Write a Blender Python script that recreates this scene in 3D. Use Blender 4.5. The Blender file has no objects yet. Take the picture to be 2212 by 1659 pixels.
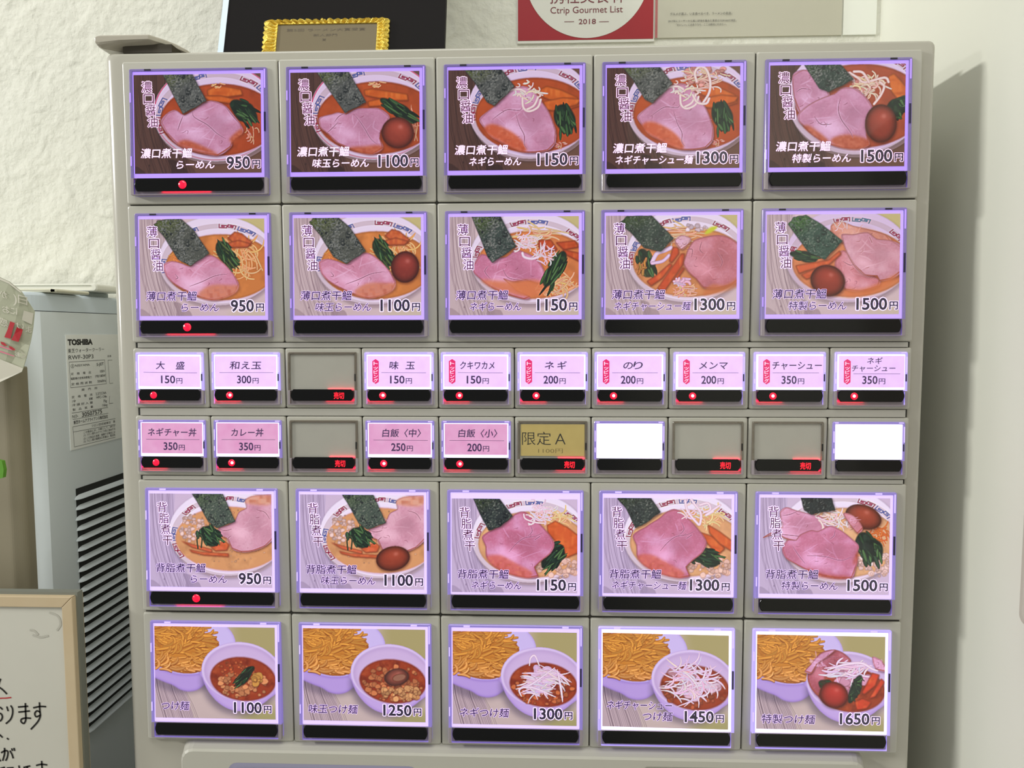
import bpy, bmesh, math, random
import numpy as np
from mathutils import Vector, Matrix

# ---------------------------------------------------------------- camera, world, lamps, exposure
SC = bpy.context.scene
COL = SC.collection
F_PX = 1580.0
CAM = np.array([0.265990483, -0.469526553, 0.227474905])
def _rod(r):
    t = np.linalg.norm(r); k = r/t
    K = np.array([[0, -k[2], k[1]], [k[2], 0, -k[0]], [-k[1], k[0], 0]])
    return np.eye(3)+math.sin(t)*K+(1-math.cos(t))*K@K
RCV = _rod(np.array([0.0717023709, 0.0374654569, -0.000313163])) @ np.array([[1, 0, 0], [0, 0, -1], [0, 1, 0]], float)
cd = bpy.data.cameras.new('camera'); cam = bpy.data.objects.new('camera', cd); COL.objects.link(cam)
cd.sensor_width = 36; cd.sensor_fit = 'HORIZONTAL'; cd.lens = F_PX/2212*36; cd.clip_start = .01; cd.clip_end = 50
_m = RCV.T @ np.diag([1., -1., -1.])
M4 = Matrix([list(_m[0])+[CAM[0]], list(_m[1])+[CAM[1]], list(_m[2])+[CAM[2]], [0, 0, 0, 1]])
cam.matrix_world = M4
SC.camera = cam
SC.view_settings.view_transform = 'Standard'; SC.view_settings.look = 'None'
SC.view_settings.gamma = 1; SC.view_settings.use_curve_mapping = False
SC.view_settings.exposure = 0.0
SC.cycles.use_denoising = True
SC.cycles.max_bounces = 8; SC.cycles.transparent_max_bounces = 12
SC.cycles.sample_clamp_indirect = 4

w = bpy.data.worlds.new('room_light'); SC.world = w; w.use_nodes = True
_bg = w.node_tree.nodes['Background']; _bg.inputs[0].default_value = (0.92, 0.93, 0.93, 1); _bg.inputs[1].default_value = 0.34

def area(name, loc, target, sx, sy, power, color):
    l = bpy.data.lights.new(name, 'AREA'); l.shape = 'RECTANGLE'; l.size = sx; l.size_y = sy; l.energy = power; l.color = color
    o = bpy.data.objects.new(name, l); COL.objects.link(o); o.location = loc
    o.rotation_euler = (Vector(target)-Vector(loc)).to_track_quat('-Z', 'Y').to_euler()
    return o
# window on the left (two panes of daylight, the upper one stronger) and a ceiling fitting
area('window_light', (-2.29, -.855, 1.06), (.53, .02, .40), .50, .12, 42, (1.0, .99, .94))
area('window_light', (-2.27, -1.13, .41), (.53, .02, .40), .30, .12, 7, (1.0, .99, .94))
area('ceiling_light', (.15, -.75, 1.45), (.15, .1, 0), 1.2, .5, 9.5, (1.0, .99, .96))

def at(px, py, Y=None, X=None, P=None, N=None):
    """point of a plane (depth Y, side X, or point P and normal N) seen at a pixel of the 2212 x 1659 photograph"""
    d = RCV.T @ np.array([(px-1106)/F_PX, (py-829.5)/F_PX, 1.])
    if Y is not None: t = (Y-CAM[1])/d[1]
    elif X is not None: t = (X-CAM[0])/d[0]
    else: P = np.array(P, float); N = np.array(N, float); t = ((P-CAM)@N)/(d@N)
    return CAM+t*d

# ---------------------------------------------------------------- materials
def lin(c):
    a = np.array(c[:3], float)/255.
    a = np.where(a <= .04045, a/12.92, ((a+.055)/1.055)**2.4)
    return (float(a[0]), float(a[1]), float(a[2]), 1.)
def mat(name, c, rough=.5, metal=0., emit=None, es=1., coat=0., bump=None, mott=None, spec=.5, attr=None, srgb=True):
    m = bpy.data.materials.new(name); m.use_nodes = True; nt = m.node_tree; b = nt.nodes['Principled BSDF']
    cc = lin(c) if srgb else tuple(c)+(1.,)
    b.inputs['Base Color'].default_value = cc; b.inputs['Roughness'].default_value = rough; b.inputs['Metallic'].default_value = metal
    b.inputs['Specular IOR Level'].default_value = spec
    b.inputs['Coat Weight'].default_value = coat; b.inputs['Coat Roughness'].default_value = .08
    tc = nt.nodes.new('ShaderNodeTexCoord')
    if emit is not None:
        b.inputs['Emission Color'].default_value = lin(emit); b.inputs['Emission Strength'].default_value = es
    if mott:
        sc, amt, c2 = mott
        n = nt.nodes.new('ShaderNodeTexNoise'); n.inputs['Scale'].default_value = sc; n.inputs['Detail'].default_value = 4
        nt.links.new(tc.outputs['Object'], n.inputs['Vector'])
        r = nt.nodes.new('ShaderNodeMapRange'); r.inputs[1].default_value = .35; r.inputs[2].default_value = .7; r.inputs[4].default_value = amt
        nt.links.new(n.outputs['Fac'], r.inputs[0])
        x = nt.nodes.new('ShaderNodeMix'); x.data_type = 'RGBA'
        x.inputs[6].default_value = cc; x.inputs[7].default_value = lin(c2)
        nt.links.new(r.outputs[0], x.inputs[0]); nt.links.new(x.outputs[2], b.inputs['Base Color'])
        if emit is not None and es > 0:
            y = nt.nodes.new('ShaderNodeMix'); y.data_type = 'RGBA'; y.inputs[6].default_value = lin(emit)
            y.inputs[7].default_value = lin(tuple(emit[i]*c2[i]/max(1, c[i]) for i in range(3)))
            nt.links.new(r.outputs[0], y.inputs[0]); nt.links.new(y.outputs[2], b.inputs['Emission Color'])
    if bump:
        last = None
        for sc, st, dist in bump:
            n = nt.nodes.new('ShaderNodeTexNoise'); n.inputs['Scale'].default_value = sc; n.inputs['Detail'].default_value = 5; n.inputs['Roughness'].default_value = .55
            if st < 0: n.noise_type = 'RIDGED_MULTIFRACTAL'; n.inputs['Distortion'].default_value = 1.2; n.inputs['Detail'].default_value = 3; st = -st
            nt.links.new(tc.outputs['Object'], n.inputs['Vector'])
            bp = nt.nodes.new('ShaderNodeBump'); bp.inputs['Strength'].default_value = st; bp.inputs['Distance'].default_value = dist
            nt.links.new(n.outputs['Fac'], bp.inputs['Height'])
            if last: nt.links.new(last.outputs[0], bp.inputs['Normal'])
            last = bp
        nt.links.new(last.outputs[0], b.inputs['Normal'])
    if attr:
        b.inputs['Specular IOR Level'].default_value = .1
        a = nt.nodes.new('ShaderNodeAttribute'); a.attribute_name = attr
        g = nt.nodes.new('ShaderNodeVectorMath'); g.operation = 'MULTIPLY'; g.inputs[1].default_value = (.04, .04, .04)
        nt.links.new(a.outputs['Color'], g.inputs[0]); nt.links.new(g.outputs[0], b.inputs['Base Color'])
        t = nt.nodes.new('ShaderNodeVectorMath'); t.operation = 'MULTIPLY'; t.inputs[1].default_value = attr_tint
        nt.links.new(a.outputs['Color'], t.inputs[0]); nt.links.new(t.outputs[0], b.inputs['Emission Color'])
        b.inputs['Emission Strength'].default_value = es
    return m
attr_tint = (.96, .90, .97)
def clear_mat(name, tint=(1, 1, 1), f0=.04, rough=.03, bump=None):
    m = bpy.data.materials.new(name); m.use_nodes = True; nt = m.node_tree
    for n in list(nt.nodes):
        if n.type == 'BSDF_PRINCIPLED': nt.nodes.remove(n)
    out = [n for n in nt.nodes if n.type == 'OUTPUT_MATERIAL'][0]
    tr = nt.nodes.new('ShaderNodeBsdfTransparent'); tr.inputs[0].default_value = tint+(1,)
    gl = nt.nodes.new('ShaderNodeBsdfGlossy'); gl.inputs['Roughness'].default_value = rough
    fr = nt.nodes.new('ShaderNodeFresnel'); gm = nt.nodes.new('ShaderNodeNewGeometry'); ma = nt.nodes.new('ShaderNodeMath'); ma.operation = 'MULTIPLY_ADD'; ma.inputs[1].default_value = 1/1.45-1.45; ma.inputs[2].default_value = 1.45
    nt.links.new(gm.outputs['Backfacing'], ma.inputs[0]); nt.links.new(ma.outputs[0], fr.inputs['IOR'])   # thin sheet: same reflectance from both sides
    mx = nt.nodes.new('ShaderNodeMixShader')
    nt.links.new(fr.outputs[0], mx.inputs[0]); nt.links.new(tr.outputs[0], mx.inputs[1]); nt.links.new(gl.outputs[0], mx.inputs[2]); nt.links.new(mx.outputs[0], out.inputs[0])
    if bump:
        tc = nt.nodes.new('ShaderNodeTexCoord'); n = nt.nodes.new('ShaderNodeTexNoise'); n.inputs['Scale'].default_value = bump[0]
        nt.links.new(tc.outputs['Object'], n.inputs['Vector'])
        bp = nt.nodes.new('ShaderNodeBump'); bp.inputs['Strength'].default_value = bump[1]; bp.inputs['Distance'].default_value = bump[2]
        nt.links.new(n.outputs['Fac'], bp.inputs['Height']); nt.links.new(bp.outputs[0], gl.inputs['Normal']); nt.links.new(bp.outputs[0], fr.inputs['Normal'])
    return m

# ---------------------------------------------------------------- mesh builder
class MB:
    def __init__(s): s.v = []; s.f = []; s.m = []
    def add(s, V, F, mi=0):
        o = len(s.v); s.v.extend([tuple(map(float, p)) for p in V]); s.f.extend([tuple(int(i)+o for i in f) for f in F]); s.m.extend([mi]*len(F))
    def box(s, x0, x1, y0, y1, z0, z1, mi=0):
        s.add([(x, y, z) for z in (z0, z1) for y in (y0, y1) for x in (x0, x1)],
              [(0, 2, 3, 1), (4, 5, 7, 6), (0, 1, 5, 4), (2, 6, 7, 3), (0, 4, 6, 2), (1, 3, 7, 5)], mi)
    def loft(s, loops, cap0=False, cap1=False, mi=0):
        """loops: equal-length closed rings of 3-D points, joined one to the next"""
        n = len(loops[0]); V = [p for L in loops for p in L]; Fs = []
        for k in range(len(loops)-1):
            for i in range(n):
                j = (i+1) % n; Fs.append((k*n+i, k*n+j, (k+1)*n+j, (k+1)*n+i))
        if cap0: Fs.append(tuple(range(n))[::-1])
        if cap1: Fs.append(tuple((len(loops)-1)*n+i for i in range(n)))
        s.add(V, Fs, mi)
    def ribbon(s, pts, w, up, mi=0):
        """flat stroke of width w along 3-D points in the plane whose normal is up"""
        p = [Vector(q) for q in pts]; up = Vector(up).normalized(); V = []
        for i in range(len(p)):
            t = (p[min(i+1, len(p)-1)]-p[max(i-1, 0)]).normalized(); d = t.cross(up)*(w/2)
            e = 0
            if i == 0: e = -w*.35
            if i == len(p)-1: e = w*.35
            c = p[i]+t*e; V += [c-d, c+d]
        s.add(V, [(2*i, 2*i+1, 2*i+3, 2*i+2) for i in range(len(p)-1)], mi)
    def build(s, name, mats, parent=None, smooth=False, bevel=None):
        me = bpy.data.meshes.new(name); me.from_pydata(s.v, [], s.f)
        for m in (mats if isinstance(mats, (list, tuple)) else [mats]): me.materials.append(m)
        me.polygons.foreach_set('material_index', s.m)
        bm = bmesh.new(); bm.from_mesh(me); bmesh.ops.recalc_face_normals(bm, faces=bm.faces); bm.to_mesh(me); bm.free()
        if smooth: me.polygons.foreach_set('use_smooth', [True]*len(me.polygons))
        me.update(); o = bpy.data.objects.new(name, me); COL.objects.link(o)
        if parent is not None: o.parent = parent; o.matrix_parent_inverse = parent.matrix_world.inverted() if parent.type == 'EMPTY' else Matrix()
        if bevel:
            b = o.modifiers.new('bevel', 'BEVEL'); b.width = bevel; b.segments = 2; b.limit_method = 'ANGLE'
        return o
def rr(x0, x1, z0, z1, r, y, n=4, fn=None):
    """rounded rectangle ring in the XZ plane"""
    r = max(r, 1e-6); out = []
    for cx, cz, a0 in ((x1-r, z1-r, 0), (x0+r, z1-r, 90), (x0+r, z0+r, 180), (x1-r, z0+r, 270)):
        for k in range(n+1):
            a = math.radians(a0+90*k/n); out.append((cx+r*math.cos(a), y, cz+r*math.sin(a)))
    return [fn(p) for p in out] if fn else out
def empty(name, loc, label, cat, group=None):
    o = bpy.data.objects.new(name, None); COL.objects.link(o); o.location = loc; o.matrix_world = Matrix.Translation(loc)
    o['label'] = label; o['category'] = cat
    if group: o['group'] = group
    return o
def tag(o, label, cat, group=None):
    o['label'] = label; o['category'] = cat
    if group: o['group'] = group
    return o
def struct(o): o['kind'] = 'structure'; return o

# ---------------------------------------------------------------- lettering
_TXT = {}
def glyphs(s, bold=0., shear=0.):
    k = (s, bold, shear)
    if k not in _TXT:
        c = bpy.data.curves.new('lettering', 'FONT'); c.body = s; c.resolution_u = 3; c.offset = bold; c.shear = shear
        o = bpy.data.objects.new('lettering', c); COL.objects.link(o); bpy.context.view_layer.update()
        me = bpy.data.meshes.new_from_object(o.evaluated_get(bpy.context.evaluated_depsgraph_get()))
        n = len(me.vertices); V = np.zeros(n*3); me.vertices.foreach_get('co', V); V = V.reshape(-1, 3)[:, :2].copy()
        Fs = [tuple(p.vertices) for p in me.polygons]
        bpy.data.objects.remove(o); bpy.data.curves.remove(c); bpy.data.meshes.remove(me)
        V[:, 0] -= V[:, 0].min()
        if any(ord(ch) > 0x2fff for ch in s): V[:, 1] = (V[:, 1]+.08)/.92; 
        else: V[:, 1] /= .70
        _TXT[k] = (V, Fs, V[:, 0].max())
    return _TXT[k]
def put_text(mb, s, x0, x1, yb, h, fn, bold=0., shear=0., n=0., mi=0, out=None, fat=0.):
    """letters between x0 and x1 on the baseline yb (y down), height h; fn maps (x, y, n) to 3-D"""
    if bold > .008 and any(ord(ch) > 0x2fff for ch in s) and s != '円': fat, bold = fat or bold*h*.9, 0.
    V, Fs, W = glyphs(s, bold, shear)
    kx = (x1-x0)/W
    if out:
        r, omi, on = out
        for k in range(8):
            a = k*math.pi/4
            mb.add([fn(x0+v[0]*kx+r*math.cos(a), yb-v[1]*h+r*math.sin(a), on) for v in V], Fs, omi)
    for dx, dy in (((fat, 0), (-fat, 0), (0, fat), (0, -fat)) if fat else ()):   # brush weight
        mb.add([fn(x0+v[0]*kx+dx, yb-v[1]*h+dy, n-.008) for v in V], Fs, mi)
    mb.add([fn(x0+v[0]*kx, yb-v[1]*h, n) for v in V], Fs, mi)

Y_WALL, X_SIDE, Z_FLOOR = .1625, .546, -1.05
# ---------------------------------------------------------------- printed menu photographs (flat print, computed colour per vertex)
GW, GH = 232, 176            # vertices of one print
SS = 2
CW, CH = GW*SS, GH*SS

def _up(a, h, w):
    gy = np.linspace(0, a.shape[0]-1.001, h); gx = np.linspace(0, a.shape[1]-1.001, w)
    y0 = gy.astype(int); x0 = gx.astype(int); fy = (gy-y0)[:, None]; fx = (gx-x0)[None]
    fy = fy*fy*(3-2*fy); fx = fx*fx*(3-2*fx)
    A = a[y0][:, x0]; B = a[y0][:, x0+1]; C_ = a[y0+1][:, x0]; D = a[y0+1][:, x0+1]
    return A*(1-fy)*(1-fx)+B*(1-fy)*fx+C_*fy*(1-fx)+D*fy*fx
_NC = {}
def noise(nx, ny, seed=0):
    """value noise -1..1 with nx by ny cells over the whole print"""
    k = (nx, ny, seed)
    if k not in _NC:
        r = np.random.RandomState(seed*7919+nx*31+ny)
        _NC[k] = _up(r.rand(int(ny)+2, int(nx)+2)*2-1, CH, CW)
    return _NC[k]
def fbm(nx, ny, seed=0, o=3):
    return sum(noise(nx*2**i, ny*2**i, seed+i)*.5**i for i in range(o))/1.6

def curve(pts, closed=False, n=6):
    p = np.array(pts, float); m = len(p); out = []
    for i in range(m if closed else m-1):
        if closed: a, b, c, d = p[(i-1) % m], p[i], p[(i+1) % m], p[(i+2) % m]
        else: a, b, c, d = p[max(i-1, 0)], p[i], p[i+1], p[min(i+2, m-1)]
        for k in range(n):
            t = k/n
            out.append(.5*((2*b)+(-a+c)*t+(2*a-5*b+4*c-d)*t*t+(-a+3*b-3*c+d)*t**3))
    if not closed: out.append(p[-1])
    return np.array(out)
def blur(m, r):
    r = int(r)
    if r < 1: return m
    for ax in (0, 1):
        for _ in range(2):
            pad = [(0, 0), (0, 0)]; pad[ax] = (r+1, r)
            c = np.cumsum(np.pad(m, pad, mode='edge'), axis=ax)
            m = (c[2*r+1:]-c[:-2*r-1])/(2*r+1) if ax == 0 else (c[:, 2*r+1:]-c[:, :-2*r-1])/(2*r+1)
    return m
def col(c): return np.array(c, float)/255.

class Print:
    def __init__(s, rect, bg):
        s.rect = rect; s.im = np.zeros((CH, CW, 3))+col(bg)
        s.kx = CW/(rect[2]-rect[0]); s.ky = CH/(rect[3]-rect[1])
        s.Y, s.X = np.mgrid[0:CH, 0:CW].astype(float)
    def px(s, pts):
        p = np.array(pts, float); return np.stack([(p[:, 0]-s.rect[0])*s.kx, (p[:, 1]-s.rect[1])*s.ky], 1)
    def box(s, p, m):
        x0 = int(max(0, np.floor(p[:, 0].min()-m))); x1 = int(min(CW, np.ceil(p[:, 0].max()+m)))
        y0 = int(max(0, np.floor(p[:, 1].min()-m))); y1 = int(min(CH, np.ceil(p[:, 1].max()+m)))
        return (slice(y0, y1), slice(x0, x1)) if x1 > x0 and y1 > y0 else None
    def put(s, b, a, c):
        s.im[b] = s.im[b]*(1-a[..., None])+c*a[..., None]
    def mask(s, p, b):
        X = s.X[b]+.5; Y = s.Y[b]+.5; m = np.zeros(X.shape, bool); q = np.roll(p, -1, 0)
        xr = X[0]
        for (x1, y1), (x2, y2) in zip(p, q):
            if y1 == y2: continue
            rows = (Y[:, 0] > min(y1, y2)) & (Y[:, 0] <= max(y1, y2))
            if not rows.any(): continue
            xs = x1+(Y[rows, 0]-y1)*(x2-x1)/(y2-y1)
            m[rows] ^= xr[None] < xs[:, None]
        return m.astype(float)
    def poly(s, pts, c, smooth=True, soft=1, edge=None, er=6, tex=None, alpha=1., raw=False):
        p = s.px(pts) if not raw else np.array(pts)
        if smooth: p = curve(p, True)
        b = s.box(p, soft*2+2)
        if b is None: return
        m = s.mask(p, b); a = blur(m, soft)
        cc = np.zeros(m.shape+(3,))+col(c)
        if tex is not None:
            for t in tex:
                n, amp, c2 = t; w = np.clip(n[b]*amp, 0, 1)[..., None]; cc = cc*(1-w)+col(c2)*w
        if edge is not None:
            e = np.clip((blur(m, er)-.5)*2, 0, 1)[..., None]; cc = cc*e+col(edge)*(1-e)
        s.put(b, a*alpha, cc)
    def ell(s, cx, cy, rx, ry, c, rot=0, **k):
        t = np.linspace(0, 2*math.pi, 48, endpoint=False); cr, sr = math.cos(rot), math.sin(rot)
        x = rx*np.cos(t); y = ry*np.sin(t)
        s.poly(np.stack([cx+x*cr-y*sr, cy+x*sr+y*cr], 1), c, smooth=False, **k)
    def ring(s, cx, cy, rx, ry, w, c, alpha=1.):
        X = (s.X/s.kx+s.rect[0]-cx)/rx; Y = (s.Y/s.ky+s.rect[1]-cy)/ry
        d = np.abs(np.sqrt(X*X+Y*Y)-1)*min(rx, ry)
        a = np.clip((w-d)*s.kx+.5, 0, 1)*alpha; s.put((slice(None), slice(None)), a, col(c))
    def stroke(s, pts, w, c, c2=None, taper=0., smooth=True, alpha=1., n=5):
        p = s.px(pts); p = curve(p, False, n) if smooth and len(pts) > 2 else p
        w = w*s.kx; b = s.box(p, w+2)
        if b is None: return
        X = s.X[b]+.5; Y = s.Y[b]+.5; best = np.full(X.shape, 1e9); m = len(p)-1
        for i in range(m):
            ax, ay = p[i]; dx, dy = p[i+1]-p[i]; L = dx*dx+dy*dy+1e-9
            t = np.clip(((X-ax)*dx+(Y-ay)*dy)/L, 0, 1)
            d = np.sqrt((X-ax-t*dx)**2+(Y-ay-t*dy)**2)
            u = (i+.5)/m; ww = w*(1-taper*abs(2*u-1)**2)
            best = np.minimum(best, d/ww)
        a = np.clip((1-best)*w+.5, 0, 1)*alpha
        cc = col(c)+0*a[..., None]
        if c2 is not None:
            q = np.clip(best, 0, 1)[..., None]**2; cc = cc*(1-q)+col(c2)*q
        s.put(b, a, cc)
    # ---- pieces of the pictures
    def wood(s, dark, line, sheet, xs, kink):
        """grained board running down the left of the picture, plain sheet to the right"""
        r = s.rect; W = r[2]-r[0]; H = r[3]-r[1]
        rnd = random.Random(3)
        s.im[:] = col(sheet)+fbm(3, 3, 5)[..., None]*.02
        f = lambda u, v: (r[0]+u*W, r[1]+v*H)
        s.poly([f(-.1, -.1), f(xs, -.1), f(xs+.01, .3), f(xs+.06, .6), f(xs+.12, .85), f(xs+.17, 1.1), f(-.1, 1.1)], dark, tex=[(fbm(40, 3, 8), .35, line)])
        for i in range(26):
            u = -.02+i*(xs+.02)/25+rnd.uniform(-.006, .006); d = rnd.uniform(-.02, .02)
            s.stroke([f(u, -.05), f(u+.012+d*.3, .3), f(u+.045+d, .62), f(u+.10+d, .86), f(u+.15+d, 1.05)], W*rnd.uniform(.0012, .003), line, alpha=rnd.uniform(.15, .55))
        s.poly([f(.27, .86), f(.33, .87), f(.35, .93), f(.40, .95), f(.41, 1.02), f(.30, 1.02), f(.29, .93)], line, alpha=kink)
        s.poly([f(.0, .93), f(.05, .95), f(.09, 1.02), f(-.02, 1.05)], line, alpha=kink*.8)
        s.ell(r[0]+.115*W, r[1]+.915*H, W*.004, H*.01, line)
    def bowl(s, C, R, rim, soup, blocks, redline=False, shadow=(60, 50, 60), inner=(215, 190, 220), soupedge=None):
        cx, cy = C; rx, ry = R
        s.ell(cx+rx*.015, cy+ry*.055, rx*1.0, ry*1.0, shadow, soft=7, alpha=.55)
        s.ell(cx, cy, rx, ry, rim, edge=tuple(v*.93 for v in rim), er=3)
        if redline:
            s.ring(cx, cy-ry*.012, rx*.985, ry*.975, rx*.007, (205, 70, 110), alpha=.8)
        mx, my, mrx, mry = cx+rx*.025, cy+ry*.11, rx*.94, ry*.89
        s.ring(mx, my, mrx, mry, rx*.038, (190, 168, 172), alpha=.5)
        s.ell(cx+rx*.05, cy+ry*.155, rx*.925, ry*.765, inner, soft=3)
        for a0, a1, c in blocks:
            for h in range(2):
                b0 = a0+(a1-a0)*h/2; b1 = a0+(a1-a0)*(h+1)/2
                def q(u, t):
                    a = math.radians(b0+(b1-b0)*u); k = 1+t*.042
                    return (mx+mrx*k*math.cos(a), my-mry*k*math.sin(a))
                P_ = [(.06, -1), (.06, 1), (.94, 1), (.94, -.35), (.34, -.35), (.34, .3), (.66, .3)]
                if h: P_ = [(1-u, -t) for u, t in P_]
                s.stroke([q(u, t) for u, t in P_], rx*.0085, c, smooth=False)
        s.ell(cx+rx*.052, cy+ry*.145, rx*.94, ry*.735, soupedge or tuple(v*.8 for v in soup), soft=2)
        s.ell(cx+rx*.052, cy+ry*.15, rx*.925, ry*.72, soup, soft=3, tex=[(fbm(9, 7, 21), .5, tuple(min(255, v*1.2+12) for v in soup)), (fbm(14, 9, 33), .5, tuple(v*.72 for v in soup))])
    def nori(s, pts, base=(88, 92, 88), tip=(92, 104, 50), dark=(38, 44, 44), light=(120, 124, 118)):
        r = s.rect; p = np.array(pts); ty = p[:, 1].min(); by = p[:, 1].max(); lx = p[:, 0].min(); rx_ = p[:, 0].max()
        Yc = (s.Y/s.ky+r[1]-ty)/(by-ty); Xc = (s.X/s.kx+r[0]-lx)/(rx_-lx)
        g = np.clip(1.0-(Yc*1.5+Xc*1.0), 0, 1)
        s.poly([(x+14, y+14) for x, y in pts], (30, 22, 24), smooth=False, soft=4, alpha=.5)
        q = []
        for i in range(len(pts)):
            a = np.array(pts[i], float); b = np.array(pts[(i+1) % len(pts)], float)
            for k in range(6):
                t = k/6; j = (math.sin(i*9.1+k*4.7)*3 if k else 0); q.append((a+(b-a)*t+[j, j]))
        s.poly(q, base, smooth=False, edge=tuple(v*.75 for v in base), er=2,
               tex=[(g, .9, tip), (noise(90, 70, 3)*.8+noise(30, 24, 9)*.8, 1.1, dark), (noise(110, 84, 14)*.9+noise(14, 10, 4)*.7, .8, light), (noise(115, 88, 41)-.45, 1.2, (150, 152, 140))])
    def pork(s, pts, base=(208, 150, 176), fat=(232, 190, 218), rind=(186, 96, 62), seams=(), rindside=None, crease=(120, 58, 74)):
        s.poly([(x+8, y+14) for x, y in pts], (60, 22, 16), soft=4, alpha=.5)
        f = fbm(7, 6, int(abs(pts[0][0])) % 97)
        s.poly(pts, base, edge=tuple(v*.84 for v in base), er=4,
               tex=[(f+.1, .95, fat), (-f, .55, tuple(v*.84 for v in base)), (noise(60, 46, 5), .12, (150, 90, 110)), (noise(110, 90, 6), .12, (245, 215, 230))])
        P_ = np.array(pts, float); cx, cy = P_.mean(0); rx, ry = (P_.max(0)-P_.min(0))/2
        rnd = random.Random(int(cx)); M = P_[::-1]
        for i in range(9):     # pale marbling and glossy patches
            a = rnd.uniform(0, 6.283); q = rnd.uniform(.1, .62); x, y = cx+math.cos(a)*rx*q, cy+math.sin(a)*ry*q; d = rnd.uniform(0, 3.14); L = rx*rnd.uniform(.15, .4)
            s.stroke([(x-math.cos(d)*L, y-math.sin(d)*L*.6), (x+rnd.uniform(-12, 12), y+rnd.uniform(-12, 12)), (x+math.cos(d)*L, y+math.sin(d)*L*.6)], rnd.uniform(5, 13), fat, base, taper=.9, alpha=.5)
        s.ell(cx-rx*.25, cy+ry*.3, rx*.34, ry*.22, tuple(min(255, v*1.1+6) for v in fat), .3, soft=12, alpha=.6)
        s.ell(cx+rx*.3, cy-ry*.05, rx*.3, ry*.35, tuple(v*.88 for v in base), .5, soft=12, alpha=.5)
        for i in range(len(pts)):   # browned rim, stronger along the foot
            a, b_ = P_[i], P_[(i+1) % len(pts)]; low = ((a[1]+b_[1])/2-cy)/ry
            c0 = np.array([cx, cy]); a = a+(c0-a)*.025; b_ = b_+(c0-b_)*.025
            s.stroke([a, (a+b_)/2+(b_-a)[::-1]*[.02, -.02], b_], 4.5+3*max(0, low), (158, 84, 62), taper=.2, alpha=.28+.42*max(0, low))
        for i in range(5):
            a = rnd.uniform(0, 6.283); q = rnd.uniform(.3, .8); x, y = cx+math.cos(a)*rx*q, cy+math.sin(a)*ry*q; d = rnd.uniform(0, 3.14)
            s.stroke([(x, y), (x+math.cos(d)*26, y+math.sin(d)*10), (x+math.cos(d+.6)*50, y+math.sin(d+.6)*34)], 2.4, crease, taper=.8, alpha=.55)
        for q in rindside or (): s.poly(q, rind, soft=5, alpha=.85, tex=[(noise(34, 26, 8), .4, (150, 60, 30)), (noise(50, 40, 2), .4, (225, 140, 100))])
        for q in seams:
            s.stroke(q, 9, fat, alpha=.55, taper=.8); s.stroke(q, 3.2, crease, taper=.7, alpha=.85)
    def menma(s, quads, c=(205, 108, 48)):
        for q in quads:
            s.poly([(x+5, y+9) for x, y in q], (95, 35, 15), soft=3, alpha=.6, smooth=False)
            s.poly(q, c, smooth=False, soft=2, edge=tuple(v*.72 for v in c), er=4, tex=[(noise(50, 12, 17), .45, (235, 150, 80)), (noise(20, 30, 5), .4, (160, 70, 25))])
    def greens(s, cx, cy, w, h, rot, n=16, seed=1, dark=(26, 44, 34), light=(66, 100, 62)):
        rnd = random.Random(seed); cr, sr = math.cos(rot), math.sin(rot)
        T = lambda a, b: (cx+a*w*cr-b*h*sr, cy+a*w*sr+b*h*cr)
        s.poly([T(math.cos(k/9*6.283)*(.8+.3*rnd.random()), math.sin(k/9*6.283)*(.7+.4*rnd.random())) for k in range(9)], dark, edge=(18, 30, 24), er=3, soft=2, tex=[(noise(40, 30, seed+3), .6, light)])
        for i in range(n):
            a = rnd.uniform(-1, .5); b = rnd.uniform(-.8, .8); L = rnd.uniform(.4, .9); k = rnd.uniform(-.4, .4)
            c = [light, dark, (46, 74, 50), (84, 118, 74)][i % 4]
            s.stroke([T(a, b), T(a+L*.5, b+k*.5), T(a+L, b+k)], min(w, h)*rnd.uniform(.08, .2), c, (18, 30, 22), taper=.8)
    def strands(s, cx, cy, w, h, n, wd, c, c2, seed=1, rot=0., curl=.5, taper=.3, length=(.5, 1.2)):
        rnd = random.Random(seed)
        for i in range(n):
            a = rnd.uniform(0, 6.283); r = math.sqrt(rnd.random())
            x = cx+math.cos(a)*r*w; y = cy+math.sin(a)*r*h; d = rot+rnd.gauss(0, .6); L = rnd.uniform(*length)*w
            pts = []; X, Y_ = x-math.cos(d)*L/2, y-math.sin(d)*L/2
            cu = rnd.uniform(-curl, curl)
            for k in range(6):
                pts.append((X, Y_)); X += math.cos(d)*L/5; Y_ += math.sin(d)*L/5*h/max(w, 1)*1.2; d += cu*.9
            s.stroke(pts, wd*rnd.uniform(.7, 1.2), tuple(min(255, v*rnd.uniform(.9, 1.06)) for v in c), c2, taper=taper, n=3)
    def egg(s, cx, cy, rx, ry, rot=0., c=(142, 66, 52)):
        s.ell(cx+4, cy+10, rx*1.03, ry*1.03, (50, 16, 14), rot, soft=5, alpha=.6)
        s.ell(cx, cy, rx, ry, c, rot, edge=tuple(v*.55 for v in c), er=14, tex=[(noise(60, 50, 2), .08, (200, 120, 90))])
        s.ell(cx+rx*.05, cy-ry*.3, rx*.55, ry*.38, tuple(min(255, v*1.28+14) for v in c), rot, soft=14, alpha=.55)
        s.ell(cx+rx*.18, cy-ry*.38, rx*.13, ry*.1, (235, 170, 160), rot, soft=5, alpha=.6)
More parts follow.
